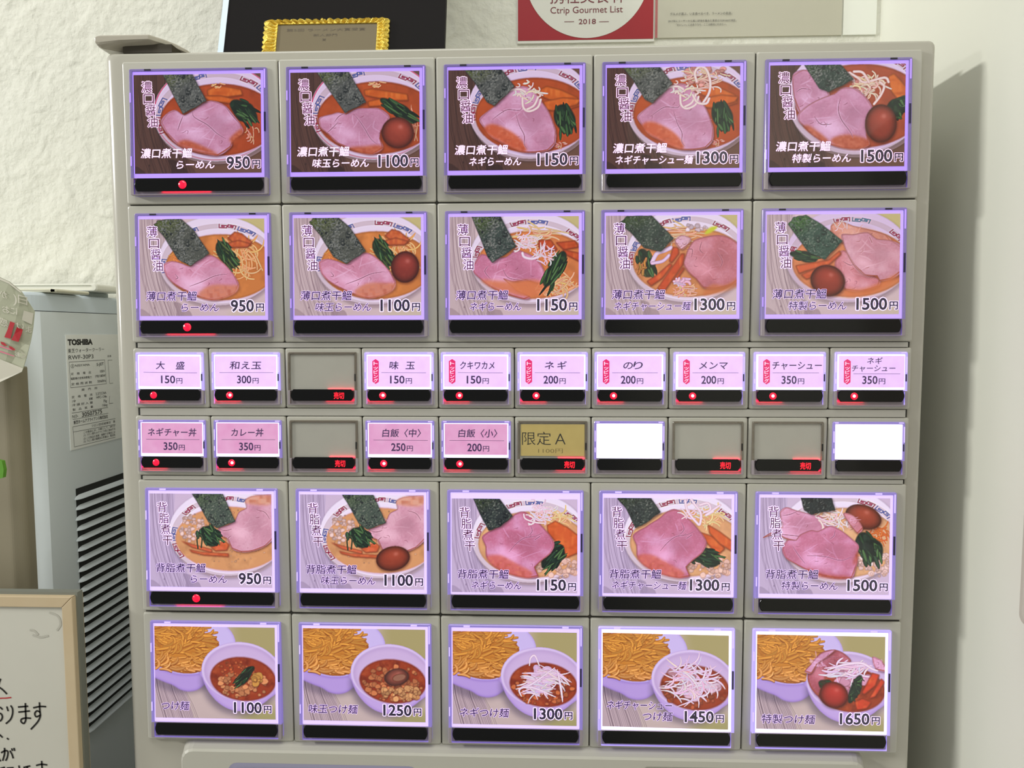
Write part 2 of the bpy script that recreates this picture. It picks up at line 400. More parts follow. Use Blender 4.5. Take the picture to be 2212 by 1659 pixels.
    def crumbs(s, cx, cy, w, h, n, r, c=(225, 188, 160), seed=1, dk=(150, 80, 50)):
        rnd = random.Random(seed)
        for i in range(n):
            a = rnd.uniform(0, 6.283); q = math.sqrt(rnd.random()); x = cx+math.cos(a)*q*w; y = cy+math.sin(a)*q*h; rr = r*rnd.uniform(.4, 1.25)
            pts = [(x+math.cos(k)*rr*rnd.uniform(.7, 1.2), y+math.sin(k)*rr*rnd.uniform(.6, 1.)) for k in (0, 1.05, 2.1, 3.1, 4.2, 5.2)]
            m = rnd.uniform(.82, 1.1)
            s.poly([(u+2, v+4) for u, v in pts], dk, soft=2, alpha=.5)
            s.poly(pts, tuple(min(255, v*m) for v in c), edge=tuple(v*m*.8 for v in c), er=2)
    def out(s):
        a = np.clip(s.im, 0, 1).reshape(GH, SS, GW, SS, 3).mean((1, 3))
        bl = np.stack([blur(a[..., i], 1) for i in range(3)], -1); a = a+(a-bl)*.9
        g = a.mean(-1, keepdims=True); a = g+(a-g)*1.10; a = np.clip(a+(a-.5)*.10*(1-np.abs(a-.5)*1.2), 0, 1)
        return np.where(a <= .04045, a/12.92, ((a+.055)/1.055)**2.4)   # linear

BLU, RED = (92, 104, 160), (150, 48, 84)
WHT = (240, 228, 232)
def dark_wood(rect):
    p = Print(rect, (90, 66, 58)); p.wood((94, 68, 60), (54, 36, 34), (112, 84, 70), .30, .7); return p
def light_wood(rect):
    p = Print(rect, (205, 185, 185)); p.wood((200, 182, 182), (140, 120, 126), (212, 192, 192), .19, .5)
    W = p.rect[2]-p.rect[0]; H = p.rect[3]-p.rect[1]
    p.ell(p.rect[2], p.rect[1], W*.25, H*.2, (196, 186, 128), soft=14, alpha=.9)
    p.ell(p.rect[2], p.rect[3], W*.3, H*.12, (200, 190, 160), soft=16, alpha=.6)
    return p
def lilac_wood(rect):
    p = Print(rect, (205, 185, 220)); p.wood((198, 182, 208), (142, 126, 152), (208, 190, 212), .19, .5)
    return p

# soy broth row ------------------------------------------------------------
def pic_a1():
    p = dark_wood((385, 440, 1590, 1360))
    p.bowl((1160, 800), (590, 450), (232, 214, 238), (168, 78, 40), [(100, 114, BLU), (48, 66, RED), (24, 46, BLU), (152, 176, BLU), (178, 200, RED)], True)
    p.menma([[(1080, 590), (1180, 545), (1400, 585), (1420, 640), (1260, 660), (1090, 650)], [(1030, 640), (1200, 640), (1400, 690), (1380, 730), (1100, 690)]])
    p.strands(1180, 560, 70, 22, 7, 6, (245, 200, 150), (190, 110, 60), 4, curl=.8)
    p.strands(1500, 980, 60, 90, 9, 6, (240, 190, 150), (150, 70, 40), 5, curl=.8)
    p.greens(1420, 790, 150, 90, .7, 18, 2)
    p.pork([(640, 880), (700, 800), (780, 770), (860, 815), (950, 770), (1050, 705), (1140, 690), (1250, 735), (1330, 830), (1400, 920), (1415, 985), (1320, 1060), (1300, 1120), (1180, 1195), (1000, 1165), (810, 1100), (700, 990)],
           seams=[[(940, 790), (960, 840), (1080, 910), (1170, 990), (1250, 1040)], [(850, 830), (820, 900), (800, 960)], [(1250, 740), (1320, 830), (1390, 910)]],
           rindside=[[(1290, 1040), (1400, 950), (1410, 1000), (1330, 1080)], [(800, 1090), (1000, 1150), (1180, 1190), (1060, 1120), (880, 1050)]])
    p.nori([(655, 425), (935, 425), (1075, 690), (850, 810)])
    return p
def pic_a2():
    p = dark_wood((130, 280, 1500, 1325))
    p.bowl((1011, 689), (671, 511), (232, 214, 238), (172, 84, 44), [(100, 114, BLU), (48, 66, RED), (24, 46, BLU), (152, 176, BLU), (178, 200, RED)], True)
    p.strands(1040, 430, 100, 25, 9, 7, (245, 205, 160), (190, 120, 70), 4, curl=.8)
    p.menma([[(910, 470), (1000, 460), (1370, 520), (1380, 590), (1200, 590), (920, 530)], [(950, 590), (1100, 560), (1120, 640), (960, 650)]])
    p.strands(1440, 780, 50, 160, 12, 6, (235, 180, 140), (150, 70, 40), 7, curl=.6, rot=1.2)
    p.greens(1290, 690, 220, 75, .55, 22, 5)
    p.pork([(430, 770), (470, 740), (560, 720), (640, 700), (720, 720), (830, 665), (960, 660), (1080, 670), (1180, 750), (1150, 830), (1090, 900), (1080, 980), (1110, 1080), (1000, 1140), (850, 1110), (640, 1030), (520, 920), (450, 860)],
           seams=[[(800, 720), (860, 790), (920, 880), (980, 980), (1050, 1040)], [(640, 800), (570, 870), (520, 910)], [(740, 700), (650, 740), (600, 800)]],
           rindside=[[(760, 1070), (900, 1060), (1060, 1050), (1110, 1080), (1000, 1140), (850, 1120)]])
    p.egg(1265, 920, 170, 160, .25)
    p.nori([(405, 270), (745, 270), (935, 600), (710, 710)])
    return p
def _a34(p, C, R, dx=0, dy=0, extra=False):
    p.bowl(C, R, (232, 214, 238), (176, 86, 44), [(106, 122, RED), (86, 104, BLU), (44, 62, RED), (24, 42, BLU), (150, 166, BLU), (168, 188, RED)])
    T = lambda q: [(x+dx, y+dy) for x, y in q]
    p.menma([T([(1100, 480), (1180, 440), (1330, 480), (1500, 560), (1530, 650), (1400, 690), (1300, 620), (1150, 560)]), T([(1140, 600), (1350, 560), (1540, 580), (1500, 640), (1250, 700), (1180, 690)])])
    p.greens(1370+dx, 780+dy, 170, 110, 1.3, 24, 6)
    p.strands(1320+dx, 1040+dy, 60, 40, 10, 7, (240, 190, 160), (140, 70, 50), 5, curl=.8)
    p.pork(T([(480, 780), (560, 700), (640, 640), (740, 540), (830, 460), (960, 440), (1060, 500), (1130, 600), (1200, 700), (1250, 820), (1280, 920), (1270, 1040), (1200, 1110), (1080, 1130), (960, 1130), (850, 1090), (700, 1020), (600, 960), (540, 880)]),
           seams=[T([(620, 780), (700, 720), (780, 680), (900, 690), (930, 650)]), T([(860, 720), (900, 850), (950, 950), (950, 1040), (980, 1090)]), T([(940, 500), (990, 580), (1040, 600)])],
           rindside=[T([(530, 870), (620, 830), (760, 880), (880, 960), (960, 1060), (960, 1120), (840, 1090), (700, 1010), (590, 950)])], rind=(204, 98, 56))
    p.strands(1010+dx, 500+dy, 130, 90, 20, 9, (248, 232, 218), (208, 176, 168), 9, curl=.9, taper=.4)
    for q in (T([(930, 560), (940, 660), (1000, 700), (1090, 660), (1120, 580)]), T([(760, 520), (800, 480), (900, 470), (960, 500)]), T([(1090, 560), (1050, 640), (980, 680)])):
        p.stroke(q, 12, (246, 226, 222), (214, 180, 180))
    if extra:
        p.crumbs(1200+dx, 370+dy, 230, 110, 26, 42, (222, 160, 150), 3, (120, 60, 50))
        p.strands(1200+dx, 380+dy, 200, 110, 24, 8, (240, 215, 190), (190, 140, 120), 12, curl=.6)
        for q in (T([(1100, 420), (1080, 330), (1130, 270), (1200, 300), (1240, 420), (1230, 540), (1170, 640)]), T([(1060, 560), (1110, 640), (1200, 650), (1230, 600)])):
            p.stroke(q, 13, (248, 228, 220), (212, 176, 176))
    p.nori(T([(320, 255), (700, 245), (850, 440), (640, 640), (560, 600), (430, 390)]))
def pic_a3():
    p = dark_wood((155, 260, 1525, 1315)); _a34(p, (1015, 665), (650, 530)); return p
def pic_a4():
    p = dark_wood((178, 240, 1575, 1300)); _a34(p, (1045, 650), (660, 520), 20, -25, True); return p
def pic_a5():
    p = dark_wood((180, 350, 1440, 1300))
    p.bowl((990, 660), (640, 525), (232, 214, 238), (170, 88, 60), [(72, 86, BLU), (44, 62, RED), (24, 42, BLU)])
    p.menma([[(1270, 470), (1330, 440), (1440, 560), (1440, 720), (1380, 700), (1300, 600)]], (214, 120, 60))
    p.greens(1360, 760, 90, 130, .5, 16, 4)
    p.pork([(390, 450), (490, 395), (600, 430), (700, 560), (740, 660), (640, 760), (470, 800), (410, 660)], seams=[[(430, 600), (480, 570), (560, 580)]])
    p.crumbs(1060, 560, 90, 60, 10, 40, (214, 150, 140), 3)
    p.strands(1130, 560, 150, 110, 34, 9, (246, 218, 196), (190, 140, 118), 3, curl=.8)
    for q in ([(920, 430), (1000, 480), (1060, 520), (1240, 480), (1280, 520)], [(960, 420), (1040, 430), (1100, 520)], [(1150, 720), (1210, 640), (1240, 560), (1200, 520)], [(900, 430), (960, 500)]):
        p.stroke(q, 12, (248, 222, 214), (205, 160, 150))
    p.pork([(450, 800), (540, 720), (660, 660), (780, 620), (850, 570), (960, 570), (1060, 640), (1140, 760), (1120, 850), (1080, 920), (1090, 1010), (1110, 1100), (1000, 1130), (850, 1120), (720, 1080), (600, 1010), (520, 930), (450, 870)],
           seams=[[(840, 660), (820, 760), (850, 860), (930, 970), (960, 1030)], [(600, 830), (660, 900), (760, 900)]],
           rindside=[[(760, 1040), (900, 1000), (1080, 1040), (1110, 1100), (980, 1140), (800, 1100)], [(510, 930), (560, 920), (720, 1040), (700, 1080)]])
    p.egg(1215, 900, 145, 175, -.05)
    p.nori([(490, 340), (830, 345), (960, 490), (730, 605), (640, 570)], base=(58, 74, 66), tip=(60, 78, 50))
    return p
# light broth row ----------------------------------------------------------
def _b12(p, C, R, T, egg):
    p.bowl(C, R, (236, 224, 240), (200, 130, 74), [(112, 128, BLU), (72, 90, RED), (50, 70, BLU), (170, 190, BLU)], inner=(222, 196, 216))
    p.strands(*T([(1640, 640)])[0], 240, 210, 60, 8, (240, 196, 140), (196, 130, 76), 3, rot=.6, curl=.5)
    p.strands(*T([(960, 640)])[0], 110, 70, 20, 7, (226, 160, 90), (180, 110, 60), 5, rot=1.)
    p.menma([T([(1480, 420), (1560, 350), (1640, 370), (1700, 420), (1760, 470), (1700, 500), (1560, 480)]), T([(1450, 480), (1600, 440), (1740, 480), (1700, 520), (1500, 520)])], (190, 100, 64))
    p.greens(*T([(1460, 590)])[0], 190, 95, 1.0, 26, 7, (40, 56, 40), (88, 104, 62))
    p.pork(T([(770, 700), (860, 660), (960, 680), (1070, 715), (1150, 650), (1240, 600), (1330, 610), (1430, 680), (1500, 750), (1560, 830), (1600, 920), (1560, 1000), (1420, 1060), (1300, 1080), (1160, 1040), (1000, 970), (880, 900), (800, 820)]),
           base=(214, 150, 172), fat=(234, 190, 214), seams=[T([(1060, 930), (1200, 880), (1340, 820), (1480, 800)]), T([(900, 800), (930, 840), (900, 850)])],
           rindside=[T([(1160, 1000), (1300, 920), (1500, 920), (1600, 930), (1560, 1010), (1400, 1070), (1200, 1060)])], rind=(206, 136, 108))
    if egg: p.egg(*T([(1700, 750)])[0], 150, 165, .15, (128, 56, 48))
    p.nori(T([(670, 275), (720, 225), (960, 200), (1110, 330), (1280, 580), (1070, 715), (930, 640), (780, 400)]), base=(84, 88, 80), tip=(86, 100, 40))
def pic_b1():
    p = light_wood((505, 210, 1890, 1250)); _b12(p, (1370, 660), (650, 475), lambda q: q, False); return p
def pic_b2():
    p = light_wood((185, 215, 1560, 1255)); _b12(p, (1045, 650), (640, 485), lambda q: [(x-315, y-10) for x, y in q], True); return p
def pic_b3():
    p = light_wood((180, 212, 1560, 1255))
    p.bowl((1045, 650), (645, 485), (236, 224, 240), (206, 130, 80), [(96, 112, RED), (74, 94, BLU), (34, 52, RED), (156, 172, RED)], inner=(224, 200, 216))
    p.strands(1150, 420, 260, 80, 30, 9, (236, 202, 160), (200, 150, 110), 3)
    p.strands(1330, 920, 200, 120, 40, 9, (240, 196, 150), (196, 130, 90), 8, rot=-.2)
    p.menma([[(1130, 460), (1260, 460), (1330, 560), (1300, 580), (1130, 540)], [(1310, 490), (1520, 470), (1560, 540), (1400, 570)], [(1380, 560), (1560, 600), (1560, 690), (1420, 620)]], (186, 84, 48))
    p.pork([(440, 720), (520, 610), (640, 640), (780, 640), (880, 570), (960, 580), (1100, 650), (1180, 760), (1200, 860), (1150, 920), (1000, 880), (860, 900), (760, 870), (900, 1000), (1040, 1060), (980, 1085), (800, 1030), (620, 950), (500, 860), (440, 800)],
           base=(206, 134, 160), fat=(232, 180, 206), seams=[[(600, 730), (560, 790), (620, 870)], [(750, 760), (800, 850), (900, 880), (1060, 890)]])
    p.poly([(520, 880), (700, 890), (860, 900), (1040, 880), (1180, 900), (1260, 960), (1160, 1040), (1000, 1060), (760, 1000), (620, 950)], (214, 130, 90), soft=6, alpha=.85, tex=[(fbm(12, 8, 4), .5, (230, 160, 120))])
    p.greens(1300, 780, 230, 90, 2.1, 30, 8, (30, 48, 36), (80, 110, 60))
    p.strands(1010, 470, 130, 90, 34, 8, (246, 228, 228), (206, 178, 184), 11, curl=.9)
    p.strands(1200, 620, 110, 90, 30, 7, (246, 226, 232), (200, 165, 180), 12, curl=.5, rot=.8, taper=.7)
    p.stroke([(960, 600), (980, 640), (1060, 660), (1130, 640)], 14, (244, 224, 236), (206, 176, 190))
    p.nori([(415, 200), (720, 200), (895, 530), (640, 700), (590, 640)], base=(66, 78, 72), tip=(84, 100, 36))
    return p
def pic_b4():
    p = light_wood((145, 198, 1560, 1245))
    p.bowl((1020, 620), (650, 490), (236, 224, 240), (206, 140, 92), [(108, 124, RED), (88, 106, BLU), (46, 64, RED), (154, 166, BLU), (168, 186, RED)], inner=(224, 200, 210))
    p.strands(1000, 400, 260, 60, 30, 8, (238, 200, 160), (190, 130, 100), 3)
    p.crumbs(1100, 330, 150, 30, 10, 30, (236, 214, 222), 6, (170, 120, 110))
    p.poly([(1210, 390), (1270, 330), (1350, 320), (1300, 370), (1240, 400)], (196, 204, 60), soft=3)
    p.greens(590, 700, 150, 100, 1.2, 18, 5, (34, 44, 34), (96, 100, 60))
    p.strands(540, 690, 50, 90, 10, 14, (196, 140, 80), (110, 70, 40), 8, rot=1.6)
    p.pork([(1030, 560), (1090, 470), (1200, 430), (1360, 410), (1480, 440), (1580, 520), (1620, 640), (1600, 860), (1500, 930), (1330, 970), (1200, 960), (1120, 870), (1040, 800), (980, 700), (1010, 620)],
           base=(192, 120, 128), fat=(216, 158, 170), seams=[[(1010, 560), (1080, 560), (1070, 640)], [(1340, 580), (1400, 680), (1380, 750)], [(1180, 480), (1160, 560), (1200, 600)]])
    p.pork([(890, 470), (960, 410), (1060, 440), (1040, 500), (960, 560)], base=(220, 176, 186))
    p.poly([(1280, 930), (1440, 930), (1600, 840), (1600, 920), (1440, 1000), (1200, 1040)], (196, 116, 70), soft=5, alpha=.7)
    p.stroke([(650, 690), (700, 600), (780, 570), (850, 540)], 22, (236, 214, 236), (190, 160, 190))
    p.stroke([(650, 700), (760, 680), (830, 620)], 18, (232, 206, 230), (180, 140, 170))
    p.menma([[(870, 530), (930, 540), (940, 600), (860, 700), (830, 680), (850, 600)], [(590, 890), (700, 820), (840, 700), (870, 720), (760, 860), (640, 940)], [(700, 970), (850, 760), (960, 600), (1000, 600), (980, 720), (880, 860), (790, 990)], [(860, 900), (980, 740), (1000, 760), (900, 900)]], (196, 84, 46))
    p.strands(960, 900, 90, 70, 12, 16, (236, 206, 226), (190, 140, 160), 4, rot=-.6)
    p.strands(1030, 990, 120, 60, 24, 7, (240, 200, 170), (190, 120, 90), 6, curl=1.)
    p.nori([(295, 280), (380, 205), (640, 200), (880, 440), (740, 580), (560, 540), (420, 380)], base=(52, 66, 58), tip=(66, 84, 34), light=(84, 96, 84))
    return p
def pic_b5():
    p = light_wood((260, 150, 1715, 1230))
    p.bowl((1150, 600), (680, 500), (220, 200, 226), (206, 134, 92), [(90, 106, RED), (70, 88, (84, 124, 142)), (30, 46, RED), (160, 170, RED)], inner=(228, 196, 190))
    p.pork([(960, 280), (1060, 230), (1200, 280), (1400, 330), (1560, 380), (1620, 460), (1400, 500), (1100, 460), (1000, 400)], base=(214, 150, 130), fat=(232, 184, 168))
    p.strands(1080, 280, 80, 60, 8, 5, (240, 210, 210), (190, 150, 150), 3, rot=1.)
    p.greens(680, 600, 150, 60, .2, 16, 5, (34, 52, 42), (70, 96, 70))
    p.pork([(1020, 620), (1100, 540), (1200, 620), (1320, 760), (1500, 860), (1480, 930), (1300, 980), (1130, 960), (1020, 800)], base=(206, 134, 140), fat=(228, 172, 180), seams=[[(1100, 660), (1180, 700), (1240, 680)]])
    p.menma([[(580, 700), (760, 670), (940, 640), (1060, 540), (1080, 580), (940, 700), (700, 760), (620, 790)], [(640, 800), (880, 700), (900, 740), (760, 830), (700, 850)]], (206, 104, 66))
    p.pork([(1080, 370), (1200, 370), (1360, 350), (1460, 420), (1620, 440), (1740, 520), (1740, 760), (1620, 850), (1500, 870), (1470, 820), (1340, 810), (1230, 710), (1150, 590), (1100, 470)],
           base=(206, 150, 160), fat=(228, 186, 196), seams=[[(1100, 450), (1150, 590), (1230, 720), (1330, 810), (1450, 850)], [(1380, 400), (1410, 460)]], crease=(140, 66, 50))
    p.poly([(1130, 960), (1300, 960), (1480, 900), (1700, 790), (1600, 900), (1400, 1000), (1160, 1040)], (214, 130, 84), soft=6, alpha=.8)
    p.egg(935, 865, 190, 165, .35, (134, 56, 42))
    p.nori([(495, 260), (560, 180), (690, 160), (860, 260), (1090, 440), (900, 640), (720, 560)], base=(58, 82, 70), tip=(70, 112, 34), dark=(30, 44, 40), light=(92, 110, 96))
    return p
# back-fat row -------------------------------------------------------------
def _c12(p, C, R, T, egg):
    p.bowl(C, R, (242, 232, 250), (212, 158, 112), [(84, 98, RED), (64, 80, BLU), (128, 144, RED), (166, 186, BLU), (190, 212, RED)], inner=(226, 200, 220), soupedge=(206, 150, 120))
    p.crumbs(*T([(1200, 700)])[0], 560, 330, 160, 12, (226, 178, 140), 4, (190, 130, 90))
    p.crumbs(*T([(760, 600)])[0], 140, 170, 60, 26, (232, 200, 190), 5, (196, 140, 120))
    p.pork(T([(1330, 420), (1420, 370), (1410, 280), (1480, 235), (1600, 220), (1760, 230), (1780, 500), (1760, 700), (1640, 820), (1480, 880), (1350, 890), (1240, 850), (1190, 740), (1110, 700), (1080, 610), (1200, 570), (1280, 520)]),
           base=(210, 156, 172), fat=(230, 188, 200), seams=[T([(1540, 390), (1640, 420), (1700, 500)]), T([(1090, 620), (1160, 640), (1240, 620)]), T([(1230, 700), (1190, 740), (1210, 800)])], rindside=[T([(1400, 300), (1480, 235), (1600, 225), (1740, 235), (1700, 330), (1500, 330)])], rind=(222, 170, 140))
    p.menma([T([(620, 760), (720, 790), (1000, 860), (1000, 900), (760, 840)]), T([(980, 830), (1150, 760), (1210, 800), (1180, 870), (1040, 880)]), T([(720, 860), (860, 890), (1200, 905), (1200, 945), (900, 930), (750, 895)])], (214, 112, 76))
    p.greens(*T([(980, 700)])[0], 150, 120, .9, 26, 9, (28, 48, 36), (66, 100, 70))
    for q in ([(830, 850), (820, 740), (850, 690), (880, 720), (870, 840)],):
        p.stroke(T(q), 9, (70, 84, 60), (40, 50, 36))
    if egg: p.egg(*T([(1365, 945)])[0], 200, 140, -.22, (136, 62, 42))
    p.nori(T([(755, 195), (1130, 195), (1200, 350), (1285, 530), (1060, 610), (960, 540), (830, 310)]), base=(76, 88, 78), tip=(80, 98, 60), light=(104, 116, 98))
def pic_c1():
    p = lilac_wood((245, 205, 1725, 1310)); _c12(p, (1180, 660), (700, 510), lambda q: q, False); return p
def pic_c2():
    p = lilac_wood((185, 212, 1650, 1315)); _c12(p, (1110, 670), (690, 515), lambda q: [((x-245)*.99+172, (y-205)+212) for x, y in q], True); return p
def _c34(p, C, R, T, v4):
    p.bowl(C, R, (242, 232, 250), (220, 168, 124), [(100, 116, RED), (78, 96, BLU), (34, 52, RED), (152, 174, RED)], inner=(230, 206, 226))
    p.strands(*T([(1480, 480)])[0], 160, 120, 24, 9, (242, 214, 160), (206, 160, 110), 3)
    p.menma([T([(1320, 550), (1420, 500), (1560, 570), (1680, 660), (1700, 860), (1560, 920), (1480, 900), (1440, 760), (1330, 640)])] if not v4 else [T([(1290, 640), (1380, 660), (1560, 720), (1620, 830), (1540, 900), (1400, 760)]), T([(1420, 560), (1560, 640), (1700, 740), (1700, 860), (1560, 780), (1440, 660)])], (206, 102, 56))
    p.crumbs(*T([(1440, 1040)])[0], 260, 110, 60, 34, (236, 196, 180), 8, (190, 130, 100))
    p.greens(*T([(1400, 920)])[0], 190, 110, 2.4 if not v4 else .4, 26, 9, (22, 40, 32), (44, 76, 56))
    p.pork(T([(560, 700), (620, 640), (700, 600), (760, 560), (860, 500), (960, 420), (1060, 400), (1180, 480), (1300, 600), (1380, 700), (1410, 780), (1360, 880), (1260, 960), (1180, 1040), (1220, 1140), (1100, 1160), (940, 1130), (800, 1080), (680, 1010), (610, 920), (600, 800)]),
           base=(196, 120, 146), fat=(226, 172, 206), seams=[T([(880, 860), (960, 770), (1060, 700), (1180, 680), (1270, 640)]), T([(1120, 540), (1150, 620), (1100, 680)]), T([(1180, 720), (1240, 680)])],
           rindside=[T([(620, 920), (760, 900), (900, 960), (1010, 1020), (1150, 1100), (1100, 1160), (900, 1120), (700, 1030)])], rind=(206, 110, 100))
    p.strands(*T([(1270, 400)])[0], 150, 120, 34 if not v4 else 16, 9, (246, 228, 232), (210, 176, 190), 11, curl=1.)
    if v4:
        for q in ([(1160, 300), (1190, 420), (1290, 540), (1330, 560), (1340, 440), (1260, 330), (1200, 250)], [(1330, 350), (1420, 330), (1450, 400), (1380, 430)], [(1480, 420), (1400, 460), (1560, 350)]):
            p.stroke(T(q), 14, (248, 228, 236), (206, 170, 190))
    else:
        p.stroke(T([(1050, 430), (1070, 480), (1180, 520), (1300, 530)]), 9, (246, 224, 230), (206, 170, 180))
    p.nori(T([(455, 245), (760, 245), (920, 450), (780, 570), (640, 620), (540, 440)] if not v4 else [(380, 290), (430, 235), (740, 240), (880, 430), (700, 560), (590, 610), (480, 390)]), base=(46, 54, 54), tip=(60, 74, 34), dark=(16, 20, 26), light=(74, 84, 76))
def pic_c3():
    p = lilac_wood((200, 250, 1680, 1335)); _c34(p, (1120, 700), (680, 515), lambda q: q, False)
    return p
def pic_c4():
    p = lilac_wood((190, 245, 1665, 1310)); _c34(p, (1110, 670), (690, 500), lambda q: [(x-30, y-30) for x, y in q], True); return p
def pic_c5():
    p = lilac_wood((245, 232, 1705, 1300))
    p.bowl((1150, 650), (680, 520), (242, 232, 250), (220, 172, 130), [(56, 74, RED), (34, 54, BLU)], inner=(230, 206, 226))
    p.strands(1600, 640, 130, 120, 24, 9, (222, 130, 70), (170, 80, 40), 3, rot=.4)
    p.crumbs(1560, 960, 220, 130, 80, 34, (238, 204, 196), 8, (200, 150, 120))
    p.pork([(470, 400), (540, 340), (640, 370), (760, 400), (940, 440), (1000, 540), (940, 700), (700, 720), (520, 680), (440, 620), (280, 680), (380, 620), (500, 560)], base=(208, 146, 170), fat=(232, 186, 214), seams=[[(500, 430), (580, 420), (700, 370)], [(500, 640), (700, 660)]])
    p.crumbs(1100, 480, 180, 80, 16, 40, (240, 210, 200), 9)
    p.strands(1060, 470, 180, 110, 40, 9, (246, 230, 226), (200, 170, 160), 5, rot=.7, taper=.6)
    p.egg(1405, 440, 205, 130, .3, (138, 66, 48))
    p.pork([(1180, 400), (1300, 430), (1400, 560), (1340, 620), (1240, 500)], base=(210, 140, 150))
    p.greens(1470, 780, 190, 140, 1.1, 28, 4, (24, 38, 34), (60, 84, 66))
    p.pork([(700, 640), (820, 590), (900, 600), (1040, 540), (1160, 590), (1280, 680), (1360, 760), (1340, 860), (1350, 940), (1330, 1000), (1290, 1110), (1140, 1120), (960, 1090), (780, 1030), (640, 960), (540, 900), (500, 800), (560, 700), (650, 700)],
           base=(200, 126, 152), fat=(232, 180, 216), seams=[[(1090, 590), (1080, 650), (1030, 690)], [(780, 870), (980, 880), (1160, 920), (1280, 880)], [(620, 770), (680, 860), (760, 960)]], rindside=[[(780, 1010), (1000, 1080), (1250, 1100), (1140, 1130), (900, 1100)], [(1300, 980), (1350, 900), (1340, 820), (1310, 900)]], rind=(170, 80, 70))
    p.nori([(700, 225), (1045, 225), (1090, 370), (900, 400), (820, 420), (740, 370)], base=(26, 34, 38), tip=(30, 40, 36), dark=(12, 16, 22), light=(44, 54, 54))
    return p
# dipping-noodle row -------------------------------------------------------
def dip_base():
    p = Print((305, 248, 1700, 1280), (196, 184, 170))
    p.im[:] = col((200, 184, 178))+fbm(3, 3, 5)[..., None]*.015
    p.ell(1700, 300, 520, 420, (168, 160, 112), soft=24, alpha=.95); p.ell(1700, 1280, 420, 160, (160, 156, 104), soft=24, alpha=.9)
    p.poly([(300, 840), (520, 900), (640, 960), (700, 1100), (740, 1290), (600, 1290), (560, 1290), (430, 1290), (300, 1290)], (190, 172, 176))
    rnd = random.Random(5)
    for i in range(22):
        x = 300+i*16+rnd.uniform(-5, 5)
        p.stroke([(x, 820), (x+20, 960), (x+60+i*2, 1120), (x+110+i*3, 1300)], rnd.uniform(1.5, 4), (110, 94, 104), alpha=rnd.uniform(.3, .8))
    # noodle bowl
    p.ell(640, 760, 420, 240, (90, 80, 100), soft=10, alpha=.5)
    p.ell(680, 560, 560, 330, (196, 176, 226), edge=(170, 148, 204), er=6)
    p.poly([(140, 640), (260, 700), (420, 745), (600, 785), (780, 780), (900, 745), (1000, 700), (920, 860), (850, 925), (780, 965), (690, 978), (600, 960), (540, 925), (500, 905), (380, 862), (250, 800), (140, 700)], (186, 162, 220), soft=2, edge=(160, 134, 202), er=7)
    p.ell(690, 440, 556, 342, (208, 194, 238), edge=(186, 168, 222), er=6)
    p.poly([(250, 300), (400, 255), (560, 235), (780, 235), (870, 310), (990, 350), (1050, 430), (1040, 480), (930, 580), (860, 700), (790, 765), (640, 775), (500, 750), (380, 710), (250, 660)], (196, 134, 58), edge=(150, 90, 36), er=6, tex=[(fbm(10, 8, 2), .7, (134, 78, 30))])
    rnd = random.Random(9)
    for L in range(175):
        y = 250+L*2.95+rnd.uniform(-10, 10); x = rnd.uniform(270, 940)
        lim = 1020-max(0, y-430)*.6
        if x > lim or (y < 330 and x > 850): continue
        d = math.sin(x*.009+y*.012)*.75+rnd.gauss(0, .25); pts = []; X, Y = x, min(y, 735-(max(0, 420-x))*.1)
        cu = rnd.uniform(-.3, .3)
        for k in range(6):
            pts.append((X, Y)); X += math.cos(d)*36; Y += math.sin(d)*22; d += cu
        pts = [(X, Y) for X, Y in pts if Y < 758 and X < 1050]
        if len(pts) < 3: continue
        m = rnd.uniform(.86, 1.08); g = min(1, max(0, (y-560)/200))
        c = (min(255, (214+18*g)*m), min(255, (156+16*g)*m), (74+36*g)*m)
        p.stroke([(a, b+7) for a, b in pts], 17, (120, 68, 26), taper=.4, n=3, alpha=.45)
        p.stroke(pts, rnd.uniform(12, 19), c, (176, 112, 48), taper=.35, n=3)
    # soup bowl
    p.ell(1285, 860, 440, 380, (80, 72, 90), soft=12, alpha=.55)
    p.poly([(850, 740), (860, 830), (905, 940), (960, 1020), (1040, 1100), (1140, 1160), (1250, 1188), (1370, 1180), (1500, 1130), (1620, 1050), (1740, 920), (1740, 600), (1300, 560)], (198, 174, 226), edge=(172, 146, 206), er=8)
    p.ell(1305, 748, 458, 332, (226, 210, 242), .07, edge=(200, 178, 226), er=4)
    p.ell(1312, 756, 436, 312, (208, 186, 222), .07, soft=3, edge=(190, 166, 208), er=12)
    p.ell(1326, 828, 378, 243, (120, 44, 24), .08, soft=3)
    p.ell(1326, 828, 368, 234, (150, 66, 36), .08, soft=2, tex=[(fbm(16, 12, 4), .8, (100, 36, 20)), (fbm(22, 16, 9), .6, (190, 110, 70))])
    return p
def _dip(dx=0, dy=0):
    p = Print((305+dx, 248+dy, 1700+dx, 1280+dy), (0, 0, 0)); p.im = DIP.im.copy(); p.rect = (305, 248, 1700, 1280)
    return p
def pic_d1():
    p = _dip(); p.crumbs(1330, 900, 310, 140, 60, 36, (206, 142, 98), 3, (90, 34, 20)); p.crumbs(1250, 720, 230, 90, 40, 22, (186, 100, 60), 6, (90, 34, 20))
    p.crumbs(1520, 830, 80, 60, 10, 44, (200, 150, 80), 7, (90, 34, 20))
    p.greens(1340, 800, 160, 60, 2.4, 22, 4, (34, 40, 30), (70, 70, 44)); return p
def pic_d2():
    p = _dip(); p.crumbs(1330, 850, 340, 190, 120, 32, (200, 128, 84), 13, (80, 28, 18)); p.crumbs(1420, 960, 220, 80, 60, 34, (212, 160, 110), 8, (90, 34, 20))
    p.egg(1370, 780, 140, 95, -.2, (138, 80, 66)); p.ell(1400, 785, 80, 42, (150, 108, 88), -.25, edge=(110, 60, 44), er=3)
    return p
